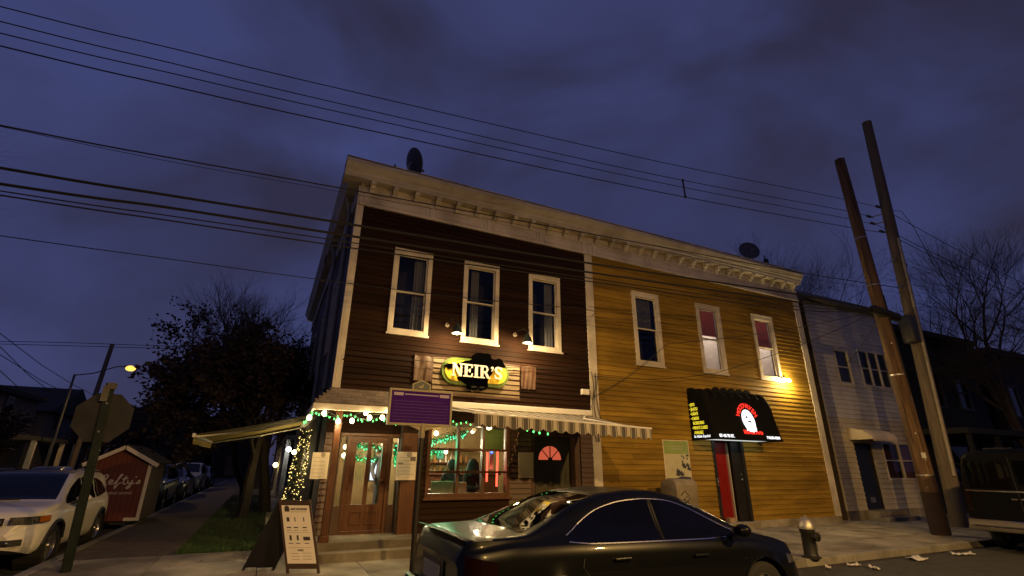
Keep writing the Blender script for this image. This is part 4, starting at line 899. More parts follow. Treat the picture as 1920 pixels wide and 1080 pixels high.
# people
def person(name, label, loc, rz, verts, edges, radii, mats, hair, hat=None):
    me = bpy.data.meshes.new('person_body'); me.from_pydata(verts, edges, []); o = bpy.data.objects.new(name, me); COL.objects.link(o)
    o.location = loc; o.rotation_euler = (0, 0, rz); me.materials.append(mats)
    sk = o.modifiers.new('skin', 'SKIN'); 
    for i, r in enumerate(radii): me.skin_vertices[0].data[i].radius = (r if isinstance(r, tuple) else (r, r))
    me.skin_vertices[0].data[0].use_root = True
    ss = o.modifiers.new('sub', 'SUBSURF'); ss.levels = 2; ss.render_levels = 2
    tag(o, label, 'person')
    return o
M_coat = mat('dark_coat', (.02, .02, .025), .85, var=.2, obj=True); M_grey = mat('grey_shirt', (.10, .10, .11), .85, var=.2, obj=True); M_skin = mat('skin', (.42, .26, .19), .55, var=.08)
stand_v = [(0, 0, .95), (0, 0, 1.12), (0, .0, 1.32), (0, 0, 1.44), (0, -.01, 1.52), (0, -.03, 1.62), (0, -.03, 1.72),
           (.19, 0, 1.42), (.24, -.03, 1.15), (.20, -.20, .98), (.17, -.26, .96), (-.19, 0, 1.42), (-.25, 0, 1.14), (-.22, -.16, .95), (-.20, -.23, .93),
           (.10, 0, .90), (.11, -.01, .50), (.12, .03, .09), (.13, -.12, .03), (-.10, 0, .90), (-.11, -.01, .50), (-.12, .03, .09), (-.13, -.12, .03)]
stand_e = [(0, 1), (1, 2), (2, 3), (3, 4), (4, 5), (5, 6), (3, 7), (7, 8), (8, 9), (9, 10), (3, 11), (11, 12), (12, 13), (13, 14), (0, 15), (15, 16), (16, 17), (17, 18), (0, 19), (19, 20), (20, 21), (21, 22)]
stand_r = [(.17, .12), (.16, .11), (.18, .12), (.12, .09), (.055, .055), (.085, .10), (.07, .085), .075, .055, .042, .035, .075, .055, .042, .035, .095, .065, .045, .04, .095, .065, .045, .04]
pd = person('person', 'person in grey shirt and pale cap standing inside the entrance door', (ony(712, 930, 3.0).x, 3.0, LZ-.02), 0, stand_v, stand_e, stand_r, M_grey, None)
hm = MB().lathe([(.105, 1.66), (.11, 1.70), (.10, 1.77), (.05, 1.82), (.001, 1.83)], (0, -.03, 0), 14).box(-.07, .07, -.20, -.12, 1.675, 1.69); hm.build('cap', mat('pale_cap', (.55, .5, .45), .8), pd, smooth=True, local=True)
hd = MB()
def sit(name, label, x, y, rz, m, hood):
    v = [(0, 0, .55), (0, .02, .75), (0, .0, .98), (0, -.02, 1.08), (0, -.04, 1.15), (0, -.07, 1.24), (0, -.07, 1.33), (.18, 0, 1.05), (.23, -.05, .82), (.12, -.28, .78), (.06, -.34, .80), (-.18, 0, 1.05), (-.23, -.05, .82), (-.12, -.28, .78), (-.05, -.34, .80), (.11, -.05, .54), (.12, -.45, .54), (.12, -.45, .10), (.12, -.58, .05), (-.11, -.05, .54), (-.12, -.45, .54), (-.12, -.45, .10), (-.12, -.58, .05)]
    o = person(name, label, (x, y, LZ-.02), rz, v, stand_e, stand_r, m, None)
    if hood: MB().lathe([(.17, 1.06), (.15, 1.15), (.145, 1.25), (.12, 1.34), (.06, 1.41), (.001, 1.43)], (0, -.05, 0), 14).build('hood', m, o, smooth=True, local=True)
    else: MB().lathe([(.10, 1.20), (.11, 1.28), (.09, 1.37), (.04, 1.41), (.001, 1.41)], (0, -.05, 0), 14).build('hair', mat('dark_hair', (.015, .012, .01), .7), o, smooth=True, local=True)
    return o
sit('person', 'person in dark hooded coat sitting behind the middle bar window pane', ony(884, 870, 1.1).x, 1.1, .4, M_coat, True)
sit('person', 'dark haired person sitting behind the left bar window pane', ony(848, 875, 1.6).x, 1.6, -.6, M_coat, False)
for i, (x, y) in enumerate(((2.5, 1.15), (3.15, 1.9))):
    t = thing('pub_table', ['pub table just inside the bar window', 'second pub table deeper in the tavern'][i], 'table', (x, y, LZ)); MB().box(x-.35, x+.35, y-.3, y+.3, LZ+.70, LZ+.74).build('table_top', M_wood, t); MB().tube([(x, y, LZ-.02), (x, y, LZ+.7)], .05, 8).build('pedestal', M_black, t); MB().lathe([(.001, LZ+.01), (.22, LZ+.01), (.22, LZ-.02), (.001, LZ-.02)], (x, y, 0), 14).build('base', M_black, t)
for i, (x, y) in enumerate(((ony(884, 870, 1.1).x, 1.13), (ony(848, 875, 1.6).x, 1.63))):
    t = thing('pub_stool', ['stool under the hooded person', 'stool under the dark haired person'][i], 'stool', (x, y, LZ)); MB().lathe([(.17, LZ+.38), (.18, LZ+.41), (.16, LZ+.43), (.001, LZ+.43)], (x, y, 0), 14).build('seat', M_black, t)
    for k in range(4): a = R(45+90*k); MB().tube([(x+.12*math.cos(a), y+.12*math.sin(a), LZ+.4), (x+.2*math.cos(a), y+.2*math.sin(a), LZ-.02)], .014, 5).build('leg', M_black, t)

for i, (x0, x1, h) in enumerate(((2.06, 2.22, 1.42), (2.34, 2.85, 1.32), (2.92, 3.16, 1.30))):
    t = thing('booth_seat', ['narrow pale booth end inside the bar window', 'wide cream booth back low inside the bar window', 'small cream booth back beside the wide one'][i], 'seat', (x0, .75, LZ), group='booth seats inside the bar window')
    MB().box(x0, x1, .72, .78, LZ-.02, h).build('back', mat('booth_cream', (.5, .42, .28), .6, var=.12), t, bevel=.015); MB().box(x0, x1, .781, 1.05, LZ-.02, LZ+.42).build('cushion', M_woodd, t, bevel=.015)
# ------------------------------------------------------------------ street lamps (two of them across the street, behind the camera)
M_sodium = emit('sodium_lens', (1, .55, .10), 1.9)
def street_lamp(base, head, label, watt, h, color=(1, .585, .175), group='street lamps', spot=176):
    t = thing('street_lamp', label, 'street lamp', base, group=group)
    b = Vector(base); hd = Vector(head); d = Vector((hd.x-b.x, hd.y-b.y, 0))
    MB().tube([b, b+Vector((0, 0, 1.0)), b+Vector((0, 0, h))], [.11, .085, .055], 10).build('pole', mat('lamp_pole', (.10, .10, .095), .55, metal=.4, var=.2), t, smooth=True)
    MB().tube([b+Vector((0, 0, h-.06)), b+d*.35+Vector((0, 0, h+.2*(hd.z-b.z-h))), b+d*.8+Vector((0, 0, hd.z-b.z+.05)), hd+Vector((0, 0, .06))], .032, 8).build('arm', MATS['lamp_pole'], t, smooth=True)
    u = d.normalized(); v = Vector((-u.y, u.x, 0)); hb = MB(); M3 = Matrix((u, v, Vector((0, 0, 1)))).transposed()
    hb.obox(hd+u*.15+Vector((0, 0, .07)), (.62, .26, .10), M3); hb.build('lamp_housing', MATS['lamp_pole'], t, bevel=.03)
    l = MB().ball(hd+u*.18+Vector((0, 0, -.01)), .26, 12, 8, .62).build('lens', M_sodium, t, smooth=True)
    lamp('lamp_light', t, hd+u*.18+Vector((0, 0, -.32)), color, watt, .10, spot=spot, aim=hd+u*.18+u*(.24 if spot else 0)+Vector((0, 0, -1.12)))
    return t
street_lamp((9.8, -15.4, SW), (8.8, -13.6, 6.7), 'steel street lamp across the street toward the yellow building', 3200, 6.4)
street_lamp((1.0, -15.6, SW), (1.6, -13.6, 6.7), 'steel street lamp across the street facing the tavern', 2400, 6.4)
street_lamp((-11.5, 25.2, SW), tuple(ony(238, 690, 25.2)), 'lit orange street lamp on the far side of the side street', 500, 6.15)
tag(MB().box(-60, 60, -30, -14.6, .002, SW).build('far_pavement', M_conc2), kind='structure')
# ------------------------------------------------------------------ street furniture
# purple historical marker
MX, MY = 1.16, -2.48
mk = thing('marker_sign', 'purple historical marker panel with crest on a dark post before the tavern', 'sign', (MX, MY, SW))
M_mpost = mat('marker_post', (.025, .022, .018), .5, metal=.3, var=.2); M_mframe = mat('marker_frame', (.30, .25, .16), .5, var=.15); M_purp = mat('marker_purple', (.05, .012, .17), .9, var=.1, spec=.08)
MB().lathe([(.07, SW), (.07, SW+.03), (.042, SW+.05), (.038, 2.05), (.038, 2.06)], (MX, MY, 0), 12).build('post', M_mpost, mk, smooth=True)
MB().lathe([(.045, 2.05), (.05, 2.10), (.042, 2.18), (.042, 2.27)], (MX, MY, 0), 12).build('collar', M_mframe, mk, smooth=True)
a, b, c = ony(733, 730, MY), ony(846, 737, MY), ony(736, 794, MY); mx0, mx1, mz0, mz1 = a.x, b.x, c.z, (a.z+b.z)/2
MB().box(mx0, mx1, MY-.025, MY+.025, mz0, mz1).build('panel', M_purp, mk); frame_ring(MB(), mx0-.02, mx1+.02, mz0-.02, mz1+.02, .036, MY-.035, MY+.035).build('frame', M_mframe, mk, bevel=.005)
MB().prism([(MX-.22, mz0-.018), (MX+.28, mz0-.018), (MX+.06, mz0-.085), (MX-.05, mz0-.085)], 'y', MY-.02, MY+.02).build('bracket', M_mframe, mk)
mcx = ony(790, 730, MY).x
cr = MB().prism([(mcx-.15, mz1+.02), (mcx+.15, mz1+.02), (mcx+.15, mz1+.11), (mcx, mz1+.18), (mcx-.15, mz1+.11)], 'y', MY-.03, MY+.03).build('crest_frame', M_mframe, mk)
MB().prism([(mcx-.125, mz1+.022), (mcx+.125, mz1+.022), (mcx+.125, mz1+.10), (mcx, mz1+.155), (mcx-.125, mz1+.10)], 'y', MY-.036, MY-.0305).build('crest_face', mat('crest_green', (.04, .055, .06), .5, var=.1), mk)
MB().prism([(mcx-.07, mz1+.06), (mcx-.0, mz1+.085), (mcx+.03, mz1+.115), (mcx+.02, mz1+.05), (mcx-.02, mz1+.04)], 'y', MY-.042, MY-.0365).build('crest_emblem', M_mframe, mk)
M_mtxt = mat('marker_text', (.34, .27, .42), .5, var=.1); hh = mz1-mz0; ww = mx1-mx0
for i in range(7): MB().box(mx0+.05, mx1-.05-(.08 if i == 0 else 0), MY-.0275, MY-.0252, mz1-hh*(.33+.092*i)-.007, mz1-hh*(.33+.092*i)+.006).build('text_line', mat('marker_line', (.085, .04, .20), .9, var=.3, scale=60, spec=.08), mk)
MB().box(mx0+.05, mx0+.2, MY-.028, MY-.0252, mz1-hh*.17, mz1-hh*.08).build('corner_logo', M_mtxt, mk); MB().box(mx1-.2, mx1-.04, MY-.028, MY-.0252, mz1-hh*.17, mz1-hh*.08).build('corner_logo', M_mtxt, mk); MB().box(mx0+.22, mx1-.22, MY-.0275, MY-.0252, mz1-hh*.14, mz1-hh*.11).build('title_line', M_mtxt, mk)
# sandwich board
p0, p1 = onz(541, 1081, SW), onz(600, 1077, SW)
ab = thing('sandwich_board', 'wooden sandwich board with white drinks menu on the corner pavement', 'sign board', (-.25, -1.5, SW))
A, B, C_, D_ = Vector((-.43, -1.46, SW)), Vector((-.01, -1.63, SW)), Vector((-1.04, -.95, SW)), Vector((-.67, -.84, SW))
T1 = A.lerp(C_, .42)+Vector((0, 0, .98)); T2 = T1+(B-A); D_ = T2+(C_-T1)
ux = (B-A).normalized(); upb = ((T1+T2)/2-(A+B)/2).normalized(); un = ux.cross(upb).normalized(); ubk = -((D_-C_).normalized().cross(((T1+T2)/2-(C_+D_)/2).normalized()))
def bp_(s, t, o=0, back=False):  # s across 0..1, t up 0..1, o outward
    if back: return C_.lerp(D_, s).lerp(T1.lerp(T2, s), t)+ubk*o
    return A.lerp(B, s).lerp(T1.lerp(T2, s), t)+un*o
def slabq(m, s0, s1, t0, t1, o0, o1, back=False):
    n0 = len(m.v); m.v += [tuple(bp_(s, t, o, back)) for o in (o0, o1) for s, t in ((s0, t0), (s1, t0), (s1, t1), (s0, t1))]
    m.f += [tuple(n0+i for i in q) for q in ((0, 1, 2, 3), (7, 6, 5, 4), (0, 4, 5, 1), (1, 5, 6, 2), (2, 6, 7, 3), (3, 7, 4, 0))]; return m
fm = MB(); slabq(fm, -.03, .045, 0, 1.02, -.02, .025); slabq(fm, .955, 1.03, 0, 1.02, -.02, .025); slabq(fm, .045, .955, .06, .13, -.018, .023); slabq(fm, .045, .955, .93, 1.0, -.018, .023)
fm.build('front_frame', mat('board_frame', (.06, .035, .02), .5, var=.2), ab); slabq(MB(), .0, 1.0, .08, .98, -.012, .008).build('front_panel', M_black, ab)
bm_ = MB(); slabq(bm_, -.03, 1.03, .04, 1.0, -.015, .01, True); slabq(bm_, -.03, .05, 0, .04, -.015, .01, True); slabq(bm_, .95, 1.03, 0, .04, -.015, .01, True); bm_.build('back_panel', M_black, ab)
M_menu = mat('menu_sheet', (.88, .82, .68), .6, var=.05); mn = slabq(MB(), .05, .97, .13, .93, .0085, .027).build('menu_sheet', M_menu, ab)
def mt(s0, s1, t0, t1, m=M_ink, o=.0285): slabq(MB(), s0, s1, t0, t1, .0272, o).build('print_mark', m, ab)
vv_ = un.cross(ux); MT = Matrix((ux, vv_, un)).transposed()
text('menu_text', 'HAPPY HOUR SPECIALS', .043, bp_(.62, .875, .0295), MT, M_ink, ab, sx=.55, bold=.0006)
mt(.14, .30, .84, .91); mt(.18, .26, .91, .925); mt(.34, .86, .835, .842, M_ink2)
for s, w_ in ((.22, .09), (.45, .03), (.74, .03)): mt(s-w_/2, s+w_/2, .70, .76); mt(s-.07, s+.07, .61, .625); mt(s-.08, s+.08, .575, .583, M_ink2)
mt(.12, .9, .545, .549, M_ink2); mt(.12, .9, .34, .344, M_ink2)
for s, w_ in ((.24, .07), (.47, .06), (.76, .22)): mt(s-w_/2, s+w_/2, .44, .51 if w_ < .1 else .49); mt(s-.08, s+.06, .395, .405)
text('menu_text', 'WINES', .04, bp_(.52, .305, .029), MT, M_ink, ab, sx=.7)
for i in range(3): mt(.2, .46, .18+.04*i, .186+.04*i, M_ink2); mt(.55, .85, .185+.04*i, .191+.04*i, M_ink2)
# fire hydrant
hb = onz(1522, 1046, SW); HX, HY = hb.x, hb.y
hy = thing('fire_hydrant', 'black fire hydrant with silver bonnet at the kerb', 'hydrant', (HX, HY, SW)); M_hb = mat('hydrant_black', (.014, .013, .012), .5, var=.3, bump=.2); M_hs = mat('hydrant_silver', (.42, .40, .36), .4, metal=.7, var=.2, bump=.15)
MB().lathe([(.16, SW), (.16, SW+.03), (.125, SW+.045), (.115, SW+.07), (.112, SW+.40), (.128, SW+.42), (.128, SW+.47), (.118, SW+.48)], (HX, HY, 0), 20).build('barrel', M_hb, hy, smooth=True)
MB().lathe([(.15, SW+.481), (.15, SW+.52), (.135, SW+.56), (.11, SW+.62), (.07, SW+.66), (.035, SW+.675), (.035, SW+.70), (.001, SW+.70)], (HX, HY, 0), 20).build('bonnet', M_hs, hy, smooth=True)
for ax_, sg_, r, z in (('x', 1, .055, SW+.34), ('y', -1, .075, SW+.36)):
    m = MB(); o = .10; m.lathe([(r*.8, sg_*o), (r*.8, sg_*(o+.05)), (r, sg_*(o+.055)), (r, sg_*(o+.10)), (r*.35, sg_*(o+.105)), (r*.35, sg_*(o+.13)), (.001, sg_*(o+.13))], (HX, HY, z), 14, ax_); m.build('outlet_cap', M_hb, hy, smooth=True)
MB().tube([(HX+.12, HY-.02, SW+.32), (HX+.15, HY-.05, SW+.20), (HX+.13, HY-.06, SW+.12)], .008, 5).build('chain', M_steel, hy)
# stop sign seen from behind
sb = onz(122, 1073, SW); sp_ = thing('stop_sign', 'back of an octagonal stop sign on a green steel post at the corner', 'sign', sb); M_gpost = mat('post_green', (.015, .024, .016), .5, metal=.3, var=.25); top = ony(208, 718, sb.y)
dv = Vector((top.x-sb.x, 0, top.z-SW)); pm = MB(); q = [sb+dv*t for t in (0, 1)]
for s in (-1, 1): pm.prism([(-.0, 0)], 'x', 0, 0) if False else None
pm.box(-.055, .055, -.022, -.010, 0, dv.z).box(-.055, -.040, -.010, .025, 0, dv.z).box(.040, .055, -.010, .025, 0, dv.z).box(-.075, -.055, .013, .025, 0, dv.z).box(.055, .075, .013, .025, 0, dv.z); pm.v = [(x*.85+dv.x*z/dv.z+sb.x, y+sb.y, z+SW) for x, y, z in pm.v]; pm.build('post', M_gpost, sp_)
oc = ony(194, 783, sb.y+.06); ro = .41
MB().prism([(oc.x+ro*math.cos(R(22.5+45*i)), oc.z+ro*math.sin(R(22.5+45*i))) for i in range(8)], 'y', sb.y+.035, sb.y+.045).build('sign_plate', mat('sign_back', (.038, .036, .034), .5, metal=.3, var=.2), sp_)
MB().prism([(oc.x+ro*.97*math.cos(R(22.5+45*i)), oc.z+ro*.97*math.sin(R(22.5+45*i))) for i in range(8)], 'y', sb.y+.0455, sb.y+.049).build('red_face', mat('stop_red', (.4, .02, .02), .4, var=0), sp_)
for dz in (-.22, .22): MB().lathe([(.001, sb.y-.035), (.016, sb.y-.035), (.016, sb.y-.02)], (oc.x+.01, 0, oc.z+dz), 8, 'y').build('bolt', M_steel, sp_)
tp = Vector((top.x, sb.y, top.z)); MB().box(tp.x-.07, tp.x+.02, sb.y-.05, sb.y-.025, tp.z-.30, tp.z-.05).box(tp.x-.03, tp.x+.09, sb.y-.04, sb.y+.02, tp.z-.10, tp.z).build('bracket', mat('bracket_grey', (.12, .11, .08), .5, var=.3), sp_)
# utility poles
M_pole = mat('pole_wood', (.13, .075, .035), .85, var=.6, scale=3, stretch=(5, 5, .4), bump=.5, bscale=20, dirt=.4)
M_poleb = mat('pole_band', (.035, .02, .015), .85, var=.3)
def upole(base, top, r0, r1, label, col, group='utility poles'):
    b, t = Vector(base), Vector(top); o = thing('utility_pole', label, 'utility pole', b, group=group)
    MB().tube([b.lerp(t, i/10) for i in range(11)], [r0+(r1-r0)*i/10 for i in range(11)], 14).build('shaft', col, o, smooth=True); return o, b, t
pb = onz(1765, 1003, SW); pt = ony(1574, 300, pb.y)
u1, b1, t1 = upole(pb, pt, .20, .145, 'rough brown utility pole with dark patch at its base', M_pole)
MB().tube([b1.lerp(t1, .002), b1.lerp(t1, .09)], [.212, .202], 14).build('base_patch', M_poleb, u1, smooth=True)
bpz = onx(1655, 588, pb.x-.2)
MB().tube([Vector((b1.x-.75, b1.y-.12, bpz.z+.05)), Vector((b1.x-.65, b1.y-.12, bpz.z+.06)), Vector((b1.x+.5, b1.y-.10, bpz.z-.02)), Vector((b1.x+.6, b1.y-.1, bpz.z-.02))], [.06, .13, .13, .06], 10).build('splice_case', M_dark, u1, smooth=True)
MB().tube([b1.lerp(t1, .35)+Vector((.0, -.19, 0)), b1.lerp(t1, .57)+Vector((0, -.18, 0))], .02, 6).build('conduit', M_dark, u1)
for k, (t_, a_) in enumerate(((.10, 200), (.16, 230), (.22, 215), (.30, 250), (.44, 220), (.52, 205))):
    p_ = b1.lerp(t1, t_); rr_ = .20-.055*t_; d_ = Vector((math.cos(R(a_)), math.sin(R(a_)), 0)); MB().tube([p_+d_*(rr_-.01), p_+d_*(rr_+.04)], .018, 6).build('bolt', M_steel, u1)
MB().obox(b1.lerp(t1, .17)+Vector((-.14, -.155, 0)), (.10, .012, .14), Matrix.Rotation(R(-42), 3, 'Z')).build('tag_plate', M_steel, u1)
for t_ in (.125, .36, .60, .74): MB().tube([b1.lerp(t1, t_), b1.lerp(t1, t_+.0035)], [.207-.056*t_]*2, 14).build('steel_band', M_steel, u1)
for k in range(7):
    a_ = R(185+rng.uniform(0, 110)); t_ = rng.uniform(.02, .8); rr_ = .2025-.056*t_; MB().tube([b1.lerp(t1, t_+.02*j)+Vector((math.cos(a_+.02*math.sin(j*2)), math.sin(a_+.02*math.sin(j*2)), 0))*(rr_-.056*.02*j) for j in range(rng.randint(3, 8))], .008, 4).build('split', M_poleb, u1)
X2 = 17.2; p2t = onx(1625, 230, X2); p2b = onx(1783, 930, X2); p2b = Vector((X2, onx(1760, 830, X2).y+.05, SW))
u2, b2, t2 = upole(p2b, p2t, .21, .15, 'tall grey utility pole with insulators behind the brown pole', mat('pole_grey', (.13, .10, .07), .85, var=.4, scale=3, stretch=(5, 5, .4), bump=.5, bscale=20))
def on2(z): return b2.lerp(t2, (z-b2.z)/(t2.z-b2.z))
MB().tube([on2(1.5)+Vector((-.12, -.2, 0)), on2(9.0)+Vector((-.12, -.19, 0))], .045, 8).build('riser_conduit', mat('conduit_grey', (.30, .26, .2), .5, var=.2), u2, smooth=True)
MB().lathe([(.02, 5.35), (.20, 5.4), (.22, 5.5), (.22, 6.15), (.17, 6.25), (.03, 6.3)], (on2(5.8).x-.45, on2(5.8).y-.05, 0), 14).build('transformer', mat('transformer_grey', (.03, .03, .03), .5, var=.2), u2, smooth=True)
att = [onx(u, v, X2) for u, v in ((1655, 391), (1638, 409), (1645, 422), (1662, 437))]
for i, a in enumerate(att):
    z = a.z; q = on2(z); MB().tube([q, (a.x-.15, a.y, a.z)], .02, 6).build('insulator_arm', M_steel, u2)
    MB().lathe([(.02, -.16), (.05, -.12), (.03, -.08), (.05, -.04), (.03, 0), (.05, .04), (.02, .08)], (a.x-.25, a.y, a.z), 8, 'x').build('insulator', mat('insulator_grey', (.06, .05, .05), .3, var=0), u2, smooth=True)
MB().tube([on2(8.2)+Vector((-.35, 0, 0)), on2(8.2)+Vector((.35, 0, 0))], .025, 6).ball(on2(8.2)+Vector((-.38, 0, 0)), .06).ball(on2(8.2)+Vector((.38, 0, 0)), .06).build('spreader', M_steel, u2)
MB().tube([on2(7.25)+Vector((-.3, 0, 0)), on2(7.25)+Vector((.3, 0, 0))], .025, 6).ball(on2(7.25)+Vector((-.33, 0, 0)), .05).build('spreader', M_steel, u2)
fpz = ony(211, 645, 30); u3, b3, t3 = upole((fpz.x-.25, 30, SW), fpz, .17, .12, 'distant dark utility pole behind the stop sign', MATS['pole_grey'])
# overhead wires: each follows its image track on the plane over the kerb
def wire(label, pts, y, r, right=None, left=-46, lift=0, rightx=None):
    P = [ony(u, v, y) for u, v in pts]
    if right is not None: P.append(Vector(right))
    x1, z1, x2, z2 = P[0].x, P[0].z, P[1].x, P[1].z; sl = (z2-z1)/(x2-x1)
    pre = []
    for i in range(6, 0, -1):
        d = i/6*(P[0].x-left); pre.append(Vector((P[0].x-d, y, P[0].z-sl*d*math.exp(-d/14))))
    P = pre+P; Q = []
    for i in range(len(P)-1):   # Catmull-Rom for a smooth sag
        a, b, c, d = P[max(0, i-1)], P[i], P[i+1], P[min(len(P)-1, i+2)]
        for k in range(5):
            t = k/5; Q.append(.5*((2*b)+(c-a)*t+(2*a-5*b+4*c-d)*t*t+(3*b-a-3*c+d)*t*t*t))
    Q.append(P[-1]); tag(MB().tube(Q, r, 5).build('overhead_wire', M_dark, loc=tuple(Q[0])), label, 'wire', 'overhead wires along the front street')
Y = -2.5
wire('topmost thin power wire running to the grey utility pole', [(0, 12), (320, 90), (640, 167), (1230, 302), (1580, 373)], Y, .009, att[0])
wire('second thin power wire down from the top', [(0, 40), (320, 118), (640, 195), (1230, 328), (1580, 394)], Y, .009, att[1])
wire('third thin power wire down from the top', [(0, 62), (320, 137), (640, 211), (1230, 341), (1580, 408)], Y, .009, att[2])
wire('lowest of the four upper power wires', [(0, 86), (320, 161), (640, 233), (1230, 359), (1580, 424)], Y, .011, att[3])
ws = thing('wire_spacer', 'short dark spacer bar clamped between the upper wires', 'spacer', ony(1283, 353, Y)); MB().tube([ony(1280, 338, Y-.02), ony(1285, 369, Y-.02)], .022, 6).build('bar', M_dark, ws); MB().ball(ony(1280, 338, Y-.02), .035).ball(ony(1285, 369, Y-.02), .035).build('clamp', M_dark, ws)
wire('heavy cable crossing in front of the tavern frieze', [(0, 235), (320, 296), (640, 353), (1100, 437), (1500, 511)], Y, .012, on2(7.25)+Vector((-.3, 0, 0)))
wire('thin line just under the frieze cable', [(0, 237), (320, 303), (640, 360), (1100, 445), (1500, 519)], Y, .005, on2(7.1))
wire('thick cable crossing above the tavern upper windows', [(0, 315), (320, 367), (640, 418), (1100, 493), (1500, 553)], Y, .022, (b1.x-.7, b1.y-.12, bpz.z+.06))
wire('second thick cable just under the first across the tavern windows', [(0, 345), (320, 390), (640, 440), (1100, 510), (1500, 567)], Y, .022, (b1.x-.7, b1.y-.12, bpz.z+.03))
wire('thin cable sagging below the thick cables', [(0, 358), (320, 405), (640, 452), (1100, 521), (1480, 573)], Y, .010, (b1.x-.7, b1.y-.12, bpz.z-.0))
wire('lower thin cable nearly touching the thick bundle', [(0, 366), (320, 414), (640, 462), (1100, 527), (1480, 580)], Y, .012, (b1.x-.7, b1.y-.12, bpz.z-.02))
wire('single thin service wire running low behind the bundle', [(0, 442), (320, 486), (590, 523), (900, 562), (1100, 580)], -.9, .008, (6.2, -.1, 5.4))
def drop(label, pts, r=.008):
    Q = [Vector(p) for p in pts]; P = []
    for i in range(len(Q)-1):
        for k in range(8): t = k/8; P.append(Q[i].lerp(Q[i+1], t)+Vector((0, 0, -.12*math.sin(math.pi*t))))
    P.append(Q[-1]); tag(MB().tube(P, r, 5).build('service_drop', M_dark), label, 'wire', 'service drop wires')
drop('service wire sagging across the tavern front to the party post', [(-.05, .2, 3.7), ony(655, 660, -.2), ony(1104, 690, -.12)])
drop('service wire crossing the yellow wall down from the splice case', [(b1.x-.6, b1.y-.1, bpz.z), ony(1250, 645, -.3), ony(1112, 745, -.12)])
drop('second service wire drooping over the yellow wall', [(b1.x-.6, b1.y-.1, bpz.z-.02), ony(1340, 700, -.4), ony(1112, 705, -.12)])
drop('thin service wire from the splice case to the grey house', [(b1.x-.3, b1.y-.1, bpz.z-.05), (16.9, .2, 4.9)])
# wires beyond the grey pole
for i, (s, e, l) in enumerate(((att[0], (40, -1.6, 9.6), 'upper wire continuing past the grey pole toward the bare tree'), (att[2], (40, -1.9, 8.9), 'middle wire continuing past the grey pole'), (att[3], (40, -2.0, 8.4), 'lower wire continuing past the grey pole'), ((b2.x, b2.y, 6.6), (40, -1.8, 6.2), 'cable continuing low past the grey pole'))):
    s = Vector(s); e = Vector(e); tag(MB().tube([s.lerp(e, t/12)+Vector((0, 0, -.5*math.sin(math.pi*t/12))) for t in range(13)], .011, 5).build('overhead_wire', M_dark), l, 'wire', 'overhead wires along the front street')
tag(MB().tube([Vector(att[0])+Vector((.3, 0, 0)), Vector(att[0])+Vector((1.0, -.1, .1)), Vector(att[0])+Vector((1.3, -.2, -.6)), Vector(att[0])+Vector((1.9, -.2, -1.9))], .01, 5).build('jumper_wire', M_dark), 'loose jumper loop hanging beside the grey pole', 'wire')
# wires over the side street
for i, (a, b, c, r) in enumerate((((0, 640), (120, 642), (260, 647), .01), ((0, 645), (120, 648), (260, 652), .01))):
    P = [ony(*a, 30), ony(*b, 30), ony(*c, 30)]; P = [P[0]-(P[1]-P[0])*2]+P+[P[2]+(P[2]-P[1])*1.5]
    tag(MB().tube(P, .02, 5).build('overhead_wire', M_dark), ['far upper wire behind the street lamp', 'far lower wire behind the street lamp'][i], 'wire', 'wires over the side street')
for i, (a, b) in enumerate((((0, 625), (135, 720)), ((0, 650), (95, 735)), ((0, 665), (140, 745)), ((0, 695), (60, 740)))):
    P0, P1 = onx(*a, -12), onx(*b, -12); dd = (P1-P0); tag(MB().tube([P0-dd*.6, P0, P0+dd*.5+Vector((0, 0, -.1)), P1, P1+dd*.6+Vector((0, 0, .3))], .016, 5).build('overhead_wire', M_dark), ['topmost wire descending along the houses across the side street', 'second wire descending along the houses across the side street', 'third wire descending along the houses across the side street', 'lowest wire descending to the nearest house across the side street'][i], 'wire', 'wires over the side street')
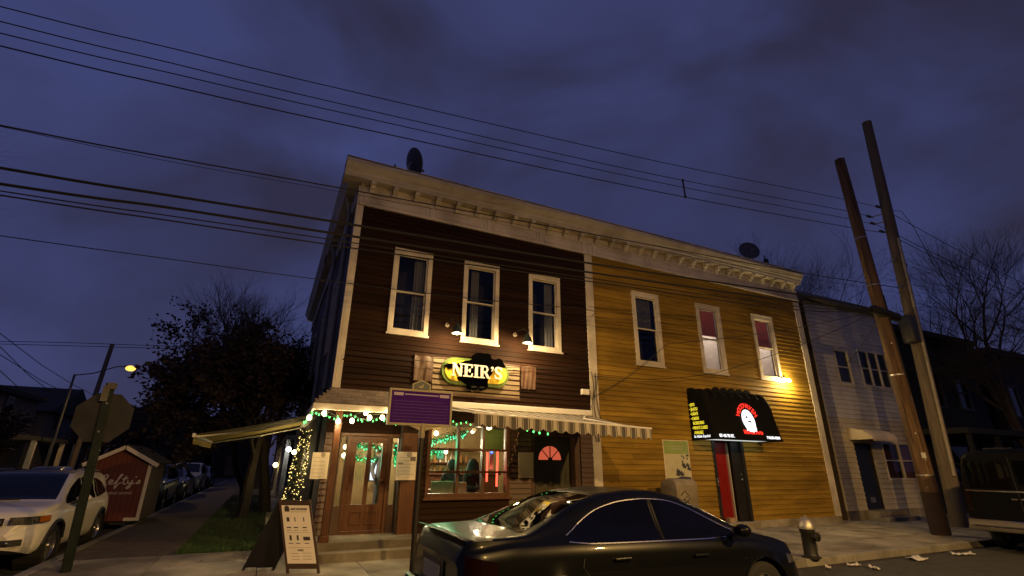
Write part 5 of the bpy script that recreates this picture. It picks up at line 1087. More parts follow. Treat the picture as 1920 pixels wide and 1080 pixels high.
# ------------------------------------------------------------------ vehicles
def lerp_tab(tab, x):
    if x <= tab[0][0]: return tab[0][1]
    for (a, b), (c, d) in zip(tab[:-1], tab[1:]):
        if x <= c:
            t = (x-a)/(c-a); return b+(d-b)*t
    return tab[-1][1]
def smooth_tab(tab, x, w=.06):
    return sum(lerp_tab(tab, x+k*w/2) for k in (-2, -1, 0, 1, 2))/5
class CarShape:
    def __init__(s, top, belt, plan, roofr, bottom, wheels, wr, arch=1.16):
        s.top, s.belt, s.plan, s.roofr, s.bottom, s.wheels, s.wr, s.arch = top, belt, plan, roofr, bottom, wheels, wr, arch
        s.x0, s.x1 = plan[0][0], plan[-1][0]
    def zt(s, x): return smooth_tab(s.top, x)
    def zb(s, x):
        z = smooth_tab(s.bottom, x, .05)
        for w in s.wheels:
            r = s.wr*s.arch; d = abs(x-w)
            if d < r: z = max(z, s.wr+math.sqrt(r*r-d*d))
        return z
    def section(s, x):
        zt, zb, w = s.zt(x), s.zb(x), smooth_tab(s.plan, x, .05)
        zl = min(smooth_tab(s.belt, x), zt-.035); zlow = smooth_tab(s.bottom, x, .05); g = max(0., min(1., (zt-zl)/.34)); g = g*g*(3-2*g)
        wr_ = w*(.90+(lerp_tab(s.roofr, x)-.90)*g); H = zl-zlow
        full = [(w*.90, zlow-.0), (w*.965, zlow+.06), (w*.985, zlow+.25*H), (w*1.0, zlow+.52*H), (w*.995, zlow+.68*H), (w*.975, zlow+.86*H), (w*.955, zl-.012), (w*.935, zl+.004)]
        pts = [(y, max(z, zb)) for y, z in full]
        up = [(w*.915+(wr_-w*.915)*t**.92, zl+.008+(zt-.045*(.3+.7*g)-zl-.008)*t) for t in (.25, .5, .75, .95)]
        pts += up+[(wr_*.93, zt-.022*(.35+.65*g)), (wr_*.78, zt-.010), (wr_*.45, zt-.002), (0, zt)]
        return pts
    def side_y(s, x, z):
        p = s.section(x)
        for (y0, z0), (y1, z1) in zip(p[:-1], p[1:]):
            if z0 <= z <= z1 and z1 > z0: return y0+(y1-y0)*(z-z0)/(z1-z0)
        return p[-2][0]
    def top_z(s, x, y):
        p = s.section(x)[::-1]
        for (y0, z0), (y1, z1) in zip(p[:-1], p[1:]):
            if y0 <= abs(y) <= y1 and y1 > y0: return z0+(z1-z0)*(abs(y)-y0)/(y1-y0)
        return p[-1][1]
def body_mesh(S, n=120):
    m = MB(); rows = []
    for i in range(n+1):
        x = S.x0+(S.x1-S.x0)*i/n; sec = S.section(x)
        rows.append([(x, -y, z) for y, z in sec]+[(x, y, z) for y, z in sec[-2::-1]])
    m.grid(rows)
    for r in (rows[0], rows[-1]): m.poly(r if r is rows[-1] else r[::-1])
    # underside
    m.grid([[r[0], r[-1]] for r in rows]); return m
def side_patch(S, xs, lo, hi, side, off, nz=6):
    rows = []
    for x in xs:
        a, b = lo(x), hi(x); rows.append([(x, side*(S.side_y(x, a+(b-a)*j/nz)+off), a+(b-a)*j/nz) for j in range(nz+1)])
    return MB().grid(rows)
def top_patch(S, x0, x1, wf, off, nx=14, ny=12):
    return MB().grid([[(x, wf(x)*(-1+2*j/ny), S.top_z(x, wf(x)*(-1+2*j/ny))+off) for j in range(ny+1)] for x in [x0+(x1-x0)*i/nx for i in range(nx+1)]])
def frange(a, b, n): return [a+(b-a)*i/n for i in range(n+1)]
def wheel_meshes(r, w, spokes, rimm):
    ty = MB().lathe([(r*.66, -w*.5), (r*.9, -w*.5), (r*.985, -w*.38), (r, -w*.2), (r, w*.2), (r*.985, w*.38), (r*.9, w*.5), (r*.66, w*.5), (r*.66, -w*.5)], (0, 0, 0), 28, 'y', cap=False).mesh('tyre', mat('tyre_rubber', (.012, .012, .012), .8, var=.1), True)
    m = MB(); m.lathe([(r*.66, -w*.46), (r*.62, -w*.47), (r*.60, -w*.40), (r*.58, w*.3), (.001, w*.3)], (0, 0, 0), 28, 'y', cap=False)
    for k in range(spokes):
        a = 2*math.pi*k/spokes; c, s_ = math.cos(a), math.sin(a); M3 = Matrix(((c, 0, -s_), (0, 1, 0), (s_, 0, c))); m.obox(M3 @ Vector((r*.34, -w*.36, 0)), (r*.58, .022, .040), M3)
    m.lathe([(.001, -w*.44), (.05, -w*.44), (.06, -w*.36), (.06, -w*.2)], (0, 0, 0), 14, 'y', cap=False); rm = m.mesh('rim', rimm, True); return ty, rm
def add_wheels(root, S, track, r, w, spokes, rimm):
    ty, rm = wheel_meshes(r, w, spokes, rimm)
    for x in S.wheels:
        for sd in (-1, 1):
            wl = bpy.data.objects.new('wheel', None); COL.objects.link(wl); wl.parent = root; wl.location = (x, sd*track, r); wl.rotation_euler = (0, rng.uniform(0, 1), 0 if sd < 0 else math.pi); wl.empty_display_size = .1
            for nm, me in (('tyre', ty), ('rim', rm)):
                o = bpy.data.objects.new(nm, me); COL.objects.link(o); o.parent = wl
    for x in S.wheels:
        for sd in (-1, 1): lin = MB(); lin.lathe([(r*1.15, -.17), (r*1.15, .17)], (x, sd*(track-.04), r), 20, 'y', cap=False); lin.lathe([(r*1.15, -sd*.1), (.001, -sd*.1)], (x, sd*(track-.04), r), 20, 'y', cap=False); lin.build('wheel_well', M_dark, root, local=True)
M_cglass = mat('car_glass', (.002, .002, .003), .03, var=0, spec=.32); M_chrome = mat('chrome', (.75, .75, .75), .12, metal=1, var=0); M_alloy = mat('alloy', (.42, .41, .40), .3, metal=.9, var=.05); M_trim = mat('black_trim', (.012, .012, .012), .5, var=0)
M_tail = mat('tail_lens', (.007, .0015, .0015), .15, var=0); M_plate = mat('licence_plate', (.5, .45, .3), .5, var=.1); M_headl = mat('head_lamp', (.16, .16, .155), .08, metal=.7, var=.8, scale=22)
def side_line(S, root, name, pts, side, m, r=.006, off=.003):
    MB().tube([(x, side*(S.side_y(x, z)+off), z) for x, z in pts], r, 5).build(name, m, root, local=True)
def car(name, label, cat, loc, rz, S, paint, dlo, wind, back, belt_trim=None, seams=(), track=.76, tw=.22, spokes=10, rimm=None, group=None, handles=(), detail=True):
    t = thing(name, label, cat, loc, rz, group); rimm = rimm or M_alloy
    body = body_mesh(S).build('body', paint, t, local=True, smooth=55)
    for sd in (-1, 1):
        for q, (a, b, lo, hi) in enumerate(dlo):
            side_patch(S, frange(a, b, 24), lo, hi, sd, .004).build('side_window', M_cglass, t, local=True, smooth=True)
        if belt_trim:
            for nm, pts, r, m in belt_trim: side_line(S, t, nm, pts, sd, m, r, .006)
        for pts in seams: side_line(S, t, 'door_seam', pts, sd, M_trim, .0045, -.001)
        for hx, hz in handles: MB().obox((hx, sd*(S.side_y(hx, hz)+.022), hz), (.20, .022, .028)).build('door_handle', paint, t, local=True, bevel=.008)
    top_patch(S, wind[0], wind[1], wind[2], .004).build('windscreen', M_cglass, t, local=True, smooth=True)
    top_patch(S, back[0], back[1], back[2], .004).build('rear_window', M_cglass, t, local=True, smooth=True)
    add_wheels(t, S, track, S.wr, tw, spokes, rimm)
    return t
# --- dark sedan (nose toward +x)
SD = CarShape(
    top=[(-2.29, .74), (-2.275, .92), (-2.24, 1.025), (-2.10, 1.035), (-1.75, 1.04), (-1.60, 1.05), (-1.30, 1.17), (-.95, 1.315), (-.60, 1.395), (-.2, 1.425), (.15, 1.415), (.45, 1.355), (.80, 1.215), (1.15, 1.035), (1.30, .975), (1.7, .90), (2.0, .815), (2.15, .74), (2.26, .62), (2.30, .50)],
    belt=[(-2.3, .90), (-1.8, .955), (-1.2, .955), (0, .925), (.9, .885), (1.3, .86), (2.0, .74), (2.3, .5)],
    plan=[(-2.29, .70), (-2.26, .77), (-2.12, .835), (-1.7, .87), (-1.0, .89), (0, .895), (1.0, .89), (1.6, .87), (1.95, .82), (2.15, .72), (2.26, .58), (2.30, .48)],
    roofr=[(-2.3, .9), (-1.6, .70), (-.8, .66), (0, .665), (.6, .68), (1.2, .78), (2, .9)],
    bottom=[(-2.29, .38), (-2.2, .26), (-1.9, .20), (-1, .17), (1, .17), (1.9, .18), (2.2, .22), (2.30, .34)], wheels=(-1.35, 1.38), wr=.325)
M_sedan = mat('midnight_paint', (.0025, .003, .0045), .3, var=0, coat=.22, spec=.15)
dlo_t = [(-1.22, .985), (-1.0, 1.12), (-.75, 1.235), (-.45, 1.30), (-.1, 1.32), (.25, 1.295), (.55, 1.20), (.85, 1.06), (1.06, .955)]
dlo_b = [(-1.22, .98), (-1.0, .955), (-.6, .945), (0, .935), (.6, .925), (1.06, .93)]
lo = lambda x: lerp_tab(dlo_b, x)
hi = lambda x: max(lerp_tab(dlo_b, x)+.004, smooth_tab(dlo_t, x, .1))
sed = car('parked_sedan', 'dark blue black four door sedan parked at the kerb before the tavern', 'car', (2.98, -4.95, 0), 0, SD, M_sedan, [(-1.20, -.06, lo, hi), (.0, 1.04, lo, hi)],
    (.42, 1.18, lambda x: .50+.16*(x-.42)), (-1.62, -.72, lambda x: .50+.10*(-.72-x)),
    [('window_trim', [(x, lo(x)-.008) for x in frange(-1.2, 1.05, 20)], .008, M_chrome), ('window_trim', [(x, hi(x)+.008) for x in frange(-1.2, 1.05, 26)], .007, M_chrome)],
    [[(-.03, .935), (-.03, .22)], [(-1.02, .94), (-1.08, .75), (-1.02, .68)], [(1.04, .92), (1.10, .7), (1.08, .22)], [(-.03, .945), (-.03, 1.315)]], handles=((-.62, .80), (.42, .775)))
for sd in (-1, 1):
    MB().ball((0, 0, 0), .1).build('tmp', M_sedan) if False else None
    mm = MB().lathe([(.001, -.09), (.05, -.085), (.075, -.03), (.08, .03), (.06, .07), (.001, .075)], (0, 0, 0), 12, 'x'); mm.v = [(x*.9+.98, sd*(.98+abs(y)*0+y*1.2*sd*0)+y*1.15, z*.85+1.0) for x, y, z in mm.v]; mm.build('mirror', M_sedan, sed, local=True, smooth=True)
    MB().tube([(1.0, sd*.80, .93), (.99, sd*.92, .97)], .025, 6).build('mirror_arm', M_trim, sed, local=True)
    side_patch(SD, frange(-2.24, -1.95, 8), lambda x: .72, lambda x: .90-.06*(x+2.24)/.29, sd, .005).build('tail_light', M_tail, sed, local=True, smooth=True)
    side_patch(SD, frange(1.85, 2.22, 8), lambda x: .60, lambda x: .70-.05*(x-1.85)/.37, sd, .005).build('headlight', M_headl, sed, local=True, smooth=True)
MB().box(-2.315, -2.292, -.26, .26, .60, .75).build('licence_plate', M_plate, sed, local=True); MB().box(-2.303, -2.285, -.34, .34, .56, .80).build('plate_recess', M_trim, sed, local=True)
MB().grid([[(-2.20, y, SD.top_z(-2.19, y)+.002), (-2.27, y, SD.top_z(-2.19, y)+.035), (-2.31, y, SD.top_z(-2.19, y)+.037)] for y in frange(-.62, .62, 12)]).build('boot_lip', M_sedan, sed, local=True, smooth=True)
MB().tube([(-2.34, -.70, .50), (-2.36, -.3, .50), (-2.36, .3, .50), (-2.34, .70, .50)], .05, 8).build('rear_bumper', M_sedan, sed, local=True, smooth=True)
# --- white compact SUV facing the camera corner (local +x points along world -y)
SV = CarShape(
    top=[(-2.20, .75), (-2.16, 1.05), (-2.05, 1.30), (-1.85, 1.52), (-1.6, 1.585), (-.8, 1.63), (-.1, 1.625), (.25, 1.58), (.62, 1.36), (.98, 1.135), (1.10, 1.10), (1.7, 1.04), (2.0, .97), (2.12, .86), (2.18, .70), (2.20, .55)],
    belt=[(-2.2, 1.02), (-1.0, 1.03), (0, 1.0), (1.0, .98), (1.7, .93), (2.2, .6)],
    plan=[(-2.20, .70), (-2.12, .80), (-1.8, .87), (-1.0, .90), (1.0, .90), (1.7, .89), (1.95, .84), (2.10, .72), (2.18, .60), (2.20, .54)],
    roofr=[(-2.2, .82), (-1.5, .73), (0, .72), (.5, .74), (1.1, .84), (2, .92)],
    bottom=[(-2.2, .45), (-2.0, .34), (-1, .27), (1, .27), (1.9, .30), (2.2, .42)], wheels=(-1.30, 1.34), wr=.355, arch=1.19)
M_white = mat('white_paint', (.72, .69, .62), .3, var=.02, coat=.6)
dl_b = [(-1.75, 1.12), (-1.0, 1.05), (0, 1.035), (.9, 1.03)]; dl_t = [(-1.75, 1.14), (-1.5, 1.36), (-1.0, 1.46), (-.3, 1.50), (.15, 1.48), (.5, 1.30), (.9, 1.05)]
lo2 = lambda x: lerp_tab(dl_b, x); hi2 = lambda x: max(lo2(x)+.004, smooth_tab(dl_t, x, .1))
suv = car('parked_suv', 'white compact SUV with dark roof parked on the side street', 'car', (-4.92, 2.72, 0), R(-90), SV, M_white, [(-1.72, -.85, lo2, hi2), (-.78, -.08, lo2, hi2), (-.02, .86, lo2, hi2)],
    (.20, 1.02, lambda x: .55+.16*(x-.2)), (-2.10, -1.90, lambda x: .55), None, [[(-.05, 1.0), (-.05, .33)], [(.95, 1.0), (.98, .6), (.92, .33)]], track=.77, tw=.23, spokes=5, handles=((-.65, .93), (.28, .92)))
suv.scale = (1, 1, .91)
top_patch(SV, -1.85, .16, lambda x: .60, .003).build('roof_panel', M_trim, suv, local=True, smooth=True)
for sd in (-1, 1):
    MB().tube([(x, sd*.60, SV.top_z(x, .6)+.045) for x in frange(-1.6, .1, 10)], .014, 6).build('roof_rail', M_chrome, suv, local=True)
    mm = MB().lathe([(.001, -.10), (.06, -.09), (.09, -.03), (.09, .04), (.06, .08), (.001, .085)], (0, 0, 0), 12, 'x'); mm.v = [(x*.9+.80, y*1.2+sd*1.03, z*.8+1.12) for x, y, z in mm.v]; mm.build('mirror', M_white, suv, local=True, smooth=True)
    MB().tube([(.82, sd*.86, 1.03), (.80, sd*.98, 1.08)], .03, 6).build('mirror_arm', M_trim, suv, local=True)
    hl = MB().grid([[(SV_x, sd*y, z) for z in (.80, .85, .91)] for SV_x, y in ((2.145, .50), (2.12, .60), (2.06, .70), (1.96, .80), (1.80, .885))]); hl.v = [(x+.05, y*1.035, z) for x, y, z in hl.v]; hl.build('headlight', M_headl, suv, local=True, smooth=True)
    MB().grid([[(x_+.054, sd*y_*1.04, z) for z in (.815, .86, .905)] for x_, y_ in ((1.96, .80), (1.88, .845), (1.80, .885))]).build('amber_marker', mat('amber_lens', (.30, .09, .01), .2, var=0), suv, local=True)
    MB().grid([[(x, sd*y, z) for z in (.46, .56)] for x, y in ((2.235, .42), (2.20, .58), (2.10, .72))]).build('fog_recess', M_trim, suv, local=True)
    MB().ball((2.19, sd*.56, .51), .05, 8, 5).build('fog_lamp', M_headl, suv, local=True, smooth=True)
    for wx in SV.wheels: MB().tube([(wx+.425*math.cos(R(a)), sd*(SV.side_y(wx+.425*math.cos(R(a)), max(.45, .355+.425*math.sin(R(a))))+.004), .355+.425*math.sin(R(a))) for a in range(10, 171, 16)], .028, 6).build('arch_cladding', M_trim, suv, local=True, smooth=True)
MB().grid([[(2.235-.03*abs(y)/.4, y, z) for z in (.78, .84, .90)] for y in frange(-.46, .46, 8)]).build('grille', M_trim, suv, local=True)
gm = MB()
for i in range(7): gm.lathe([(.028, 2.232), (.045, 2.25), (.05, 2.24), (.05, 2.22)], (0, -.39+.13*i, .84), 10, 'x', cap=False)
gm.build('grille_slots', M_chrome, suv, local=True, smooth=True)
MB().grid([[(2.245-.05*abs(y)/.5, y, z) for z in (.42, .55)] for y in frange(-.40, .40, 6)]).build('lower_grille', M_trim, suv, local=True); MB().box(2.246, 2.262, -.15, .15, .57, .70).build('licence_plate', M_plate, suv, local=True)
MB().box(1.02, 1.06, -.2, .2, 1.128, 1.145).build('cowl', M_trim, suv, local=True)
# --- black van parked beyond the poles (rear toward -x)
VX, VY = 13.55, -4.86
VN = thing('parked_van', 'black van seen from behind with chrome bumper past the utility poles', 'van', (VX, VY, 0)); M_van = mat('van_paint', (.0018, .0018, .0025), .5, var=0, coat=0, spec=.12)
prof = []
def vsec(x, w, zt): return [(x, -w*.96, .42), (x, -w, .60), (x, -w, 1.15), (x, -w*.97, 1.25), (x, -w*.90, 1.75), (x, -w*.84, zt-.10), (x, -w*.72, zt-.02), (x, 0, zt+.02), (x, w*.72, zt-.02), (x, w*.84, zt-.10), (x, w*.90, 1.75), (x, w*.97, 1.25), (x, w, 1.15), (x, w, .60), (x, w*.96, .42)]
rows = [vsec(x, w, z) for x, w, z in ((0.0, .94, 2.00), (.06, 1.0, 2.06), (.3, 1.02, 2.10), (2.5, 1.02, 2.10), (3.3, 1.02, 2.08), (3.9, 1.0, 1.75), (4.4, .98, 1.28), (5.1, .94, 1.12), (5.3, .85, .95))]
vb = MB().grid(rows); vb.poly(rows[0][::-1]); vb.poly(rows[-1]); vb.build('body', M_van, VN, local=True, smooth=40)
for sd in (-1, 1):
    MB().box(-.012, .0, *(sorted((sd*.06, sd*.80))), 1.28, 1.86).build('rear_window', M_cglass, VN, local=True); MB().box(-.02, .02, *(sorted((sd*.84, sd*.93))), .80, 1.20).build('tail_light', M_tail, VN, local=True)
    MB().box(.3, .9, *(sorted((sd*.985, sd*.945))), 1.3, 1.78).build('side_window', M_cglass, VN, local=True); MB().obox((-.02, sd*.08, 1.08), (.03, .10, .03)).build('door_handle', M_chrome, VN, local=True)
MB().box(-.008, .0, -.006, .006, .62, 1.95).build('door_seam', M_trim, VN, local=True); MB().box(-.02, -.001, -.9, .9, 1.215, 1.245).build('chrome_strip', M_chrome, VN, local=True)
MB().box(-.14, .02, -.96, .96, .50, .66).build('bumper', M_chrome, VN, local=True, bevel=.035); MB().box(-.15, -.02, -.98, .98, .42, .499).build('bumper_step', mat('bumper_grey', (.09, .08, .065), .5, var=.2), VN, local=True, bevel=.02)
MB().box(-.022, -.002, -.42, -.12, .86, 1.0).build('licence_plate', M_plate, VN, local=True); MB().obox((.5, .3, 2.13), (.05, .5, .025)).build('roof_rack_bar', M_trim, VN, local=True)
ty, rm = wheel_meshes(.36, .24, 8, M_alloy)
for x in (1.0, 4.3):
    for sd in (-1, 1):
        wl = bpy.data.objects.new('wheel', None); COL.objects.link(wl); wl.parent = VN; wl.location = (x, sd*.86, .36); wl.rotation_euler = (0, 0, 0 if sd < 0 else math.pi); wl.empty_display_size = .1
        for nm, me in (('tyre', ty), ('rim', rm)): o = bpy.data.objects.new(nm, me); COL.objects.link(o); o.parent = wl
MB().box(.5, 4.9, -.8, .8, .30, .43).build('underbody', M_dark, VN, local=True)
# --- cars further along the side street
paints = [mat('far_blue', (.012, .018, .05), .3, var=0, coat=.5), mat('far_grey', (.08, .08, .085), .3, var=0, coat=.5), mat('far_silver', (.25, .25, .26), .3, var=0, coat=.5), mat('far_black', (.01, .01, .012), .3, var=0, coat=.5)]
def far_car(i, x, y, S, a, b, label, heading=-90):
    if S is SD: car('parked_car', label, 'car', (x, y, 0), R(heading), SD, paints[i % 4], [(-1.20, 1.04, lo, hi)], (.42, 1.18, lambda x: .50+.16*(x-.42)), (-1.62, -.72, lambda x: .50), group='cars parked along the side street', track=.76, spokes=7)
    else: car('parked_car', label, 'car', (x, y, 0), R(heading), SV, paints[i % 4], [(-1.72, .86, lo2, hi2)], (.20, 1.02, lambda x: .55+.16*(x-.2)), (-2.10, -1.90, lambda x: .55), group='cars parked along the side street', track=.77, spokes=5)
far_car(0, -4.95, 13.6, SV, 0, 0, 'dark blue parked car just past the red shed')
far_car(1, -4.95, 19.2, SD, 0, 0, 'grey parked sedan behind the dark blue car')
far_car(2, -4.95, 25.0, SV, 0, 0, 'silver parked car further down behind the grey sedan')
far_car(3, -4.95, 31.0, SD, 0, 0, 'black parked sedan far down the side street')
far_car(1, -9.9, 21.0, SD, 0, 0, 'grey sedan parked across the side street', 90)
far_car(3, -9.9, 12.0, SV, 0, 0, 'black car parked across the side street near the porch', 90)
# --- red shed on a trailer
SHY = 6.3
q0, q1, qa, ql = ony(258, 976, SHY), ony(298, 862, SHY), ony(240, 838, SHY), ony(185, 850, SHY)
sh = thing('red_shed', "red wooden stand with white trim and Lefty's lettering behind the SUV", 'shed', (-4.6, SHY+1.0, 0)); M_shed = mat('barn_red', (.11, .017, .012), .6, var=.2, scale=3, bump=.2, stretch=(6, 6, 1)); M_wtrim = mat('white_trim', (.62, .57, .48), .5, var=.1)
hw_ = q1.x-qa.x-.13; smx = qa.x; sx1, sx0, sz0, szE, szR = smx+hw_, smx-hw_, q0.z, q1.z-.04, qa.z
n = 11
for i in range(n):
    a, b = sx0+(sx1-sx0)*i/n, sx0+(sx1-sx0)*(i+1)/n; zf = lambda x: szE+(szR-.06-szE)*(1-abs(x-smx)/((sx1-sx0)/2))
    pts = [(a+.003, sz0), (b-.003, sz0), (b-.003, zf(b))]+([(smx, zf(smx))] if a < smx < b else [])+[(a+.003, zf(a))]
    MB().prism(pts, 'y', SHY, SHY+.02).build('plank', M_shed, sh)
MB().prism([(sx0+.01, sz0), (sx1-.01, sz0), (sx1-.01, szE-.01), (smx, szR-.08), (sx0+.01, szE-.01)], 'y', SHY+.021, SHY+2.2).build('shed_body', mat('shed_side', (.10, .075, .05), .7, var=.2), sh)
th = math.atan2(szR-szE, smx-sx0); Lr = math.hypot(szR-szE, smx-sx0)+.20
for s in (-1, 1):
    Mr = Matrix.Rotation(s*th, 3, 'Y'); ctr = Vector((smx+s*(Lr/2)*math.cos(th), SHY+1.08, szR+.02-(Lr/2)*math.sin(th)+.02)); MB().obox(ctr, (Lr, 2.5, .04), Mr).build('roof_slab', M_tar, sh)
    MB().obox(Vector((ctr.x, SHY-.185, ctr.z-.05)), (Lr, .03, .09), Mr).build('barge_board', M_wtrim, sh)
MB().box(sx0-.012, sx0+.065, SHY-.022, SHY-.001, sz0, szE-.02).box(sx1-.065, sx1+.012, SHY-.022, SHY-.001, sz0, szE-.02).box(sx1-.32, sx1-.066, SHY-.021, SHY-.001, sz0, sz0+.075).box(sx0+.066, sx0+.5, SHY-.021, SHY-.001, sz0, sz0+.075).build('corner_board', M_wtrim, sh)
for x in (sx0+.25, sx1-.25):
    for y in (SHY+.5, SHY+1.7): MB().lathe([(.2, -.07), (.24, -.05), (.24, .05), (.2, .07), (.001, .07)], (x, y, .24), 16, 'x').build('trailer_wheel', M_dark, sh)
MB().box(sx0+.1, sx1-.1, SHY+.1, SHY+2.1, sz0-.06, sz0-.001).build('chassis', M_dark, sh)
zb_ = SHY-.008
def stroke(pts, r=.018):
    Q = [Vector(p) for p in pts]; P = []
    for i in range(len(Q)-1):
        a, b, c, d = Q[max(0, i-1)], Q[i], Q[i+1], Q[min(len(Q)-1, i+2)]
        for k in range(5): t = k/5; P.append(.5*((2*b)+(c-a)*t+(2*a-5*b+4*c-d)*t*t+(3*b-a-3*c+d)*t*t*t))
    P.append(Q[-1]); return P
Wt = sx1-sx0-.34; ht = .34; tx, tz = sx0+.22, sz0+(szE-sz0)*.53
LT = [[(.02, .62), (.06, .86), (.14, .98), (.17, .86), (.12, .6), (.08, .38), (.03, .30), (.10, .26), (.20, .30)], [(.22, .40), (.30, .50), (.30, .60), (.25, .60), (.23, .45), (.27, .32), (.36, .38)], [(.36, .38), (.46, .8), (.50, .98), (.47, 1.0), (.43, .7), (.38, .1), (.40, .06), (.46, .36), (.52, .42)],
      [(.60, .92), (.56, .5), (.58, .34), (.64, .36)], [(.52, .70), (.66, .74)], [(.66, .60), (.67, .40), (.72, .38), (.77, .60)], [(.77, .62), (.75, .25), (.70, .02), (.66, .08), (.76, .32), (.84, .40)], [(.83, .88), (.84, .78)], [(.88, .40), (.93, .60), (.95, .42), (.90, .36), (.86, .42)]]
for i, l in enumerate(LT):
    P = stroke([(a, b, 0) for a, b in l]); MB().tube([(tx+p.x*Wt, zb_-.004-.001*i, tz+p.y*ht) for p in P], .017, 5).build('script_letter', M_wtrim, sh)
text('small_lettering', 'salted caramel', .105, (smx+.08, SHY-.012, tz-.10), '-y', M_wtrim, sh, sx=.85)
# ------------------------------------------------------------------ neighbouring houses
M_vinyl = mat('grey_vinyl', (.50, .49, .47), .6, var=.15, scale=1.5, dirt=.35); M_vin2 = mat('cream_vinyl', (.50, .45, .33), .6, var=.15, scale=1.5, dirt=.3)
GH = thing('grey_house', 'grey and cream sided two storey house with small awning past the yellow building', 'house', (15.6, .3, 0)); GY = .3
gx0, gx1 = 15.85, 20.7
up = [(17.0, 17.75, 4.5, 5.75), (18.45, 20.2, 4.55, 5.85)]; dn_ = [(16.95, 17.95, .42, 2.45), (18.55, 20.55, 1.35, 2.55)]
core = MB(); wall_holes(core, gx0, gx1, 0, 7.5, up+dn_, GY+.012, GY+.15); core.box(gx0, gx0+.12, GY+.151, 12, 0, 7.5).box(gx1-.12, gx1, GY+.151, 12, 0, 7.5); core.build('wall', M_board_core, GH)
siding(GH, gx0, gx1, 3.3, 7.45, .16, up, GY, M_vinyl); siding(GH, gx0, gx1, .40, 3.3, .16, dn_, GY, M_vin2)
MB().box(gx0, gx1, GY-.03, GY+.01, 0, .398).build('foundation', M_conc2, GH)
MB().prism([(GY-.18, 7.45), (GY-.25, 7.52), (GY+.5, 8.1), (GY+.8, 8.1), (GY+.8, 7.45)], 'x', gx0-.1, gx1+.1).build('roof', mat('slate_roof', (.09, .085, .08), .8, var=.3, bump=.4), GH)
MB().box(gx0, gx1, GY+.8, 12, 7.45, 8.0).build('roof_deck', M_tar, GH)
def hwin(a, b, c, d, cols, cur):
    w = frame_ring(MB(), a-.05, b+.05, c-.05, d+.05, .07, GY-.05, GY+.03); W_ = b-a
    for i in range(1, cols): w.box(a+W_*i/cols-.03, a+W_*i/cols+.03, GY-.045, GY+.02, c, d)
    o = w.build('window', M_cream, GH); MB().box(a, b, GY+.01, GY+.015, c, d).build('pane', M_glass, o); MB().box(a, b, GY-.02, GY+.02, (c+d)/2-.02, (c+d)/2+.02).build('rail', M_cream, o)
    for i in range(cols): curtain(o, a+W_*(i+.08)/cols, a+W_*(i+.9)/cols, c, d, GY+.1, cur, 4, .02)
    MB().box(a-.2, b+.2, GY+.5, GY+.52, c-.2, d+.2).build('room_wall', M_room, o)
hwin(*up[0], 1, mat('dim_curtain', (.05, .05, .055), .9)); hwin(*up[1], 3, MATS['dim_curtain']); hwin(*dn_[1], 2, mat('rust_curtain', (.22, .09, .04), .9, var=.2))
d_ = MB().box(16.98, 17.92, GY+.06, GY+.11, .42, 2.43).build('front_door', mat('navy_door', (.008, .012, .03), .5, var=.2), GH)
for zz in ((.6, 1.2), (1.35, 2.2)): frame_ring(MB(), 17.1, 17.8, *zz, .04, GY+.05, GY+.061).build('raised_panel', MATS['navy_door'], d_)
MB().box(17.35, 17.6, GY+.04, GY+.055, .62, .78).build('mail_slot', M_steel, d_); MB().box(16.7, 18.2, GY-.5, GY+.2, 0, .40).box(16.6, 18.3, GY-.8, GY-.501, 0, .25).build('step', M_conc2, GH, bevel=.01)
DA = thing('door_awning', 'cream curved metal awning over the navy door of the grey house', 'awning', (16.75, GY, 2.5)); rows = [[(x, GY-.75*math.sin(R(a))-.03, 2.58+.38*math.cos(R(a))) for a in (0, 20, 40, 60, 78, 90)] for x in frange(16.75, 18.25, 12)]
MB().grid(rows).build('shell', mat('awning_ivory', (.62, .52, .36), .5, var=.1), DA, smooth=True)
for x in (16.75, 18.25): MB().poly([(x, GY-.75*math.sin(R(a))-.03, 2.58+.38*math.cos(R(a))) for a in (0, 20, 40, 60, 78, 90)]+[(x, GY-.03, 2.58)]).build('end_cheek', MATS['awning_ivory'], DA)
sc_ = MB()
for i in range(12): sc_.poly([(16.75+i*.125, GY-.785, 2.59), (16.875+i*.125, GY-.785, 2.59), (16.85+i*.125, GY-.785, 2.53), (16.8125+i*.125, GY-.785, 2.515), (16.775+i*.125, GY-.785, 2.53)])
sc_.build('scallop_edge', MATS['awning_ivory'], DA)
# pale bay wall in the gap beside the yellow building
GP = thing('gap_wall', 'pale sided return wall in the narrow gap right of the yellow building', 'wall', (15.1, .3, 0)); siding(GP, 15.06, 15.84, 3.2, 7.1, .16, [], .9, M_vin2); MB().box(15.06, 15.84, .912, 1.0, 0, 7.1).build('sheathing', M_board_core, GP)
MB().box(15.1, 15.8, .55, .62, 0, 2.1).build('gate', M_woodd, GP); MB().box(15.25, 15.6, .40, .53, 1.6, 2.15).build('meter_box', M_steel, GP)
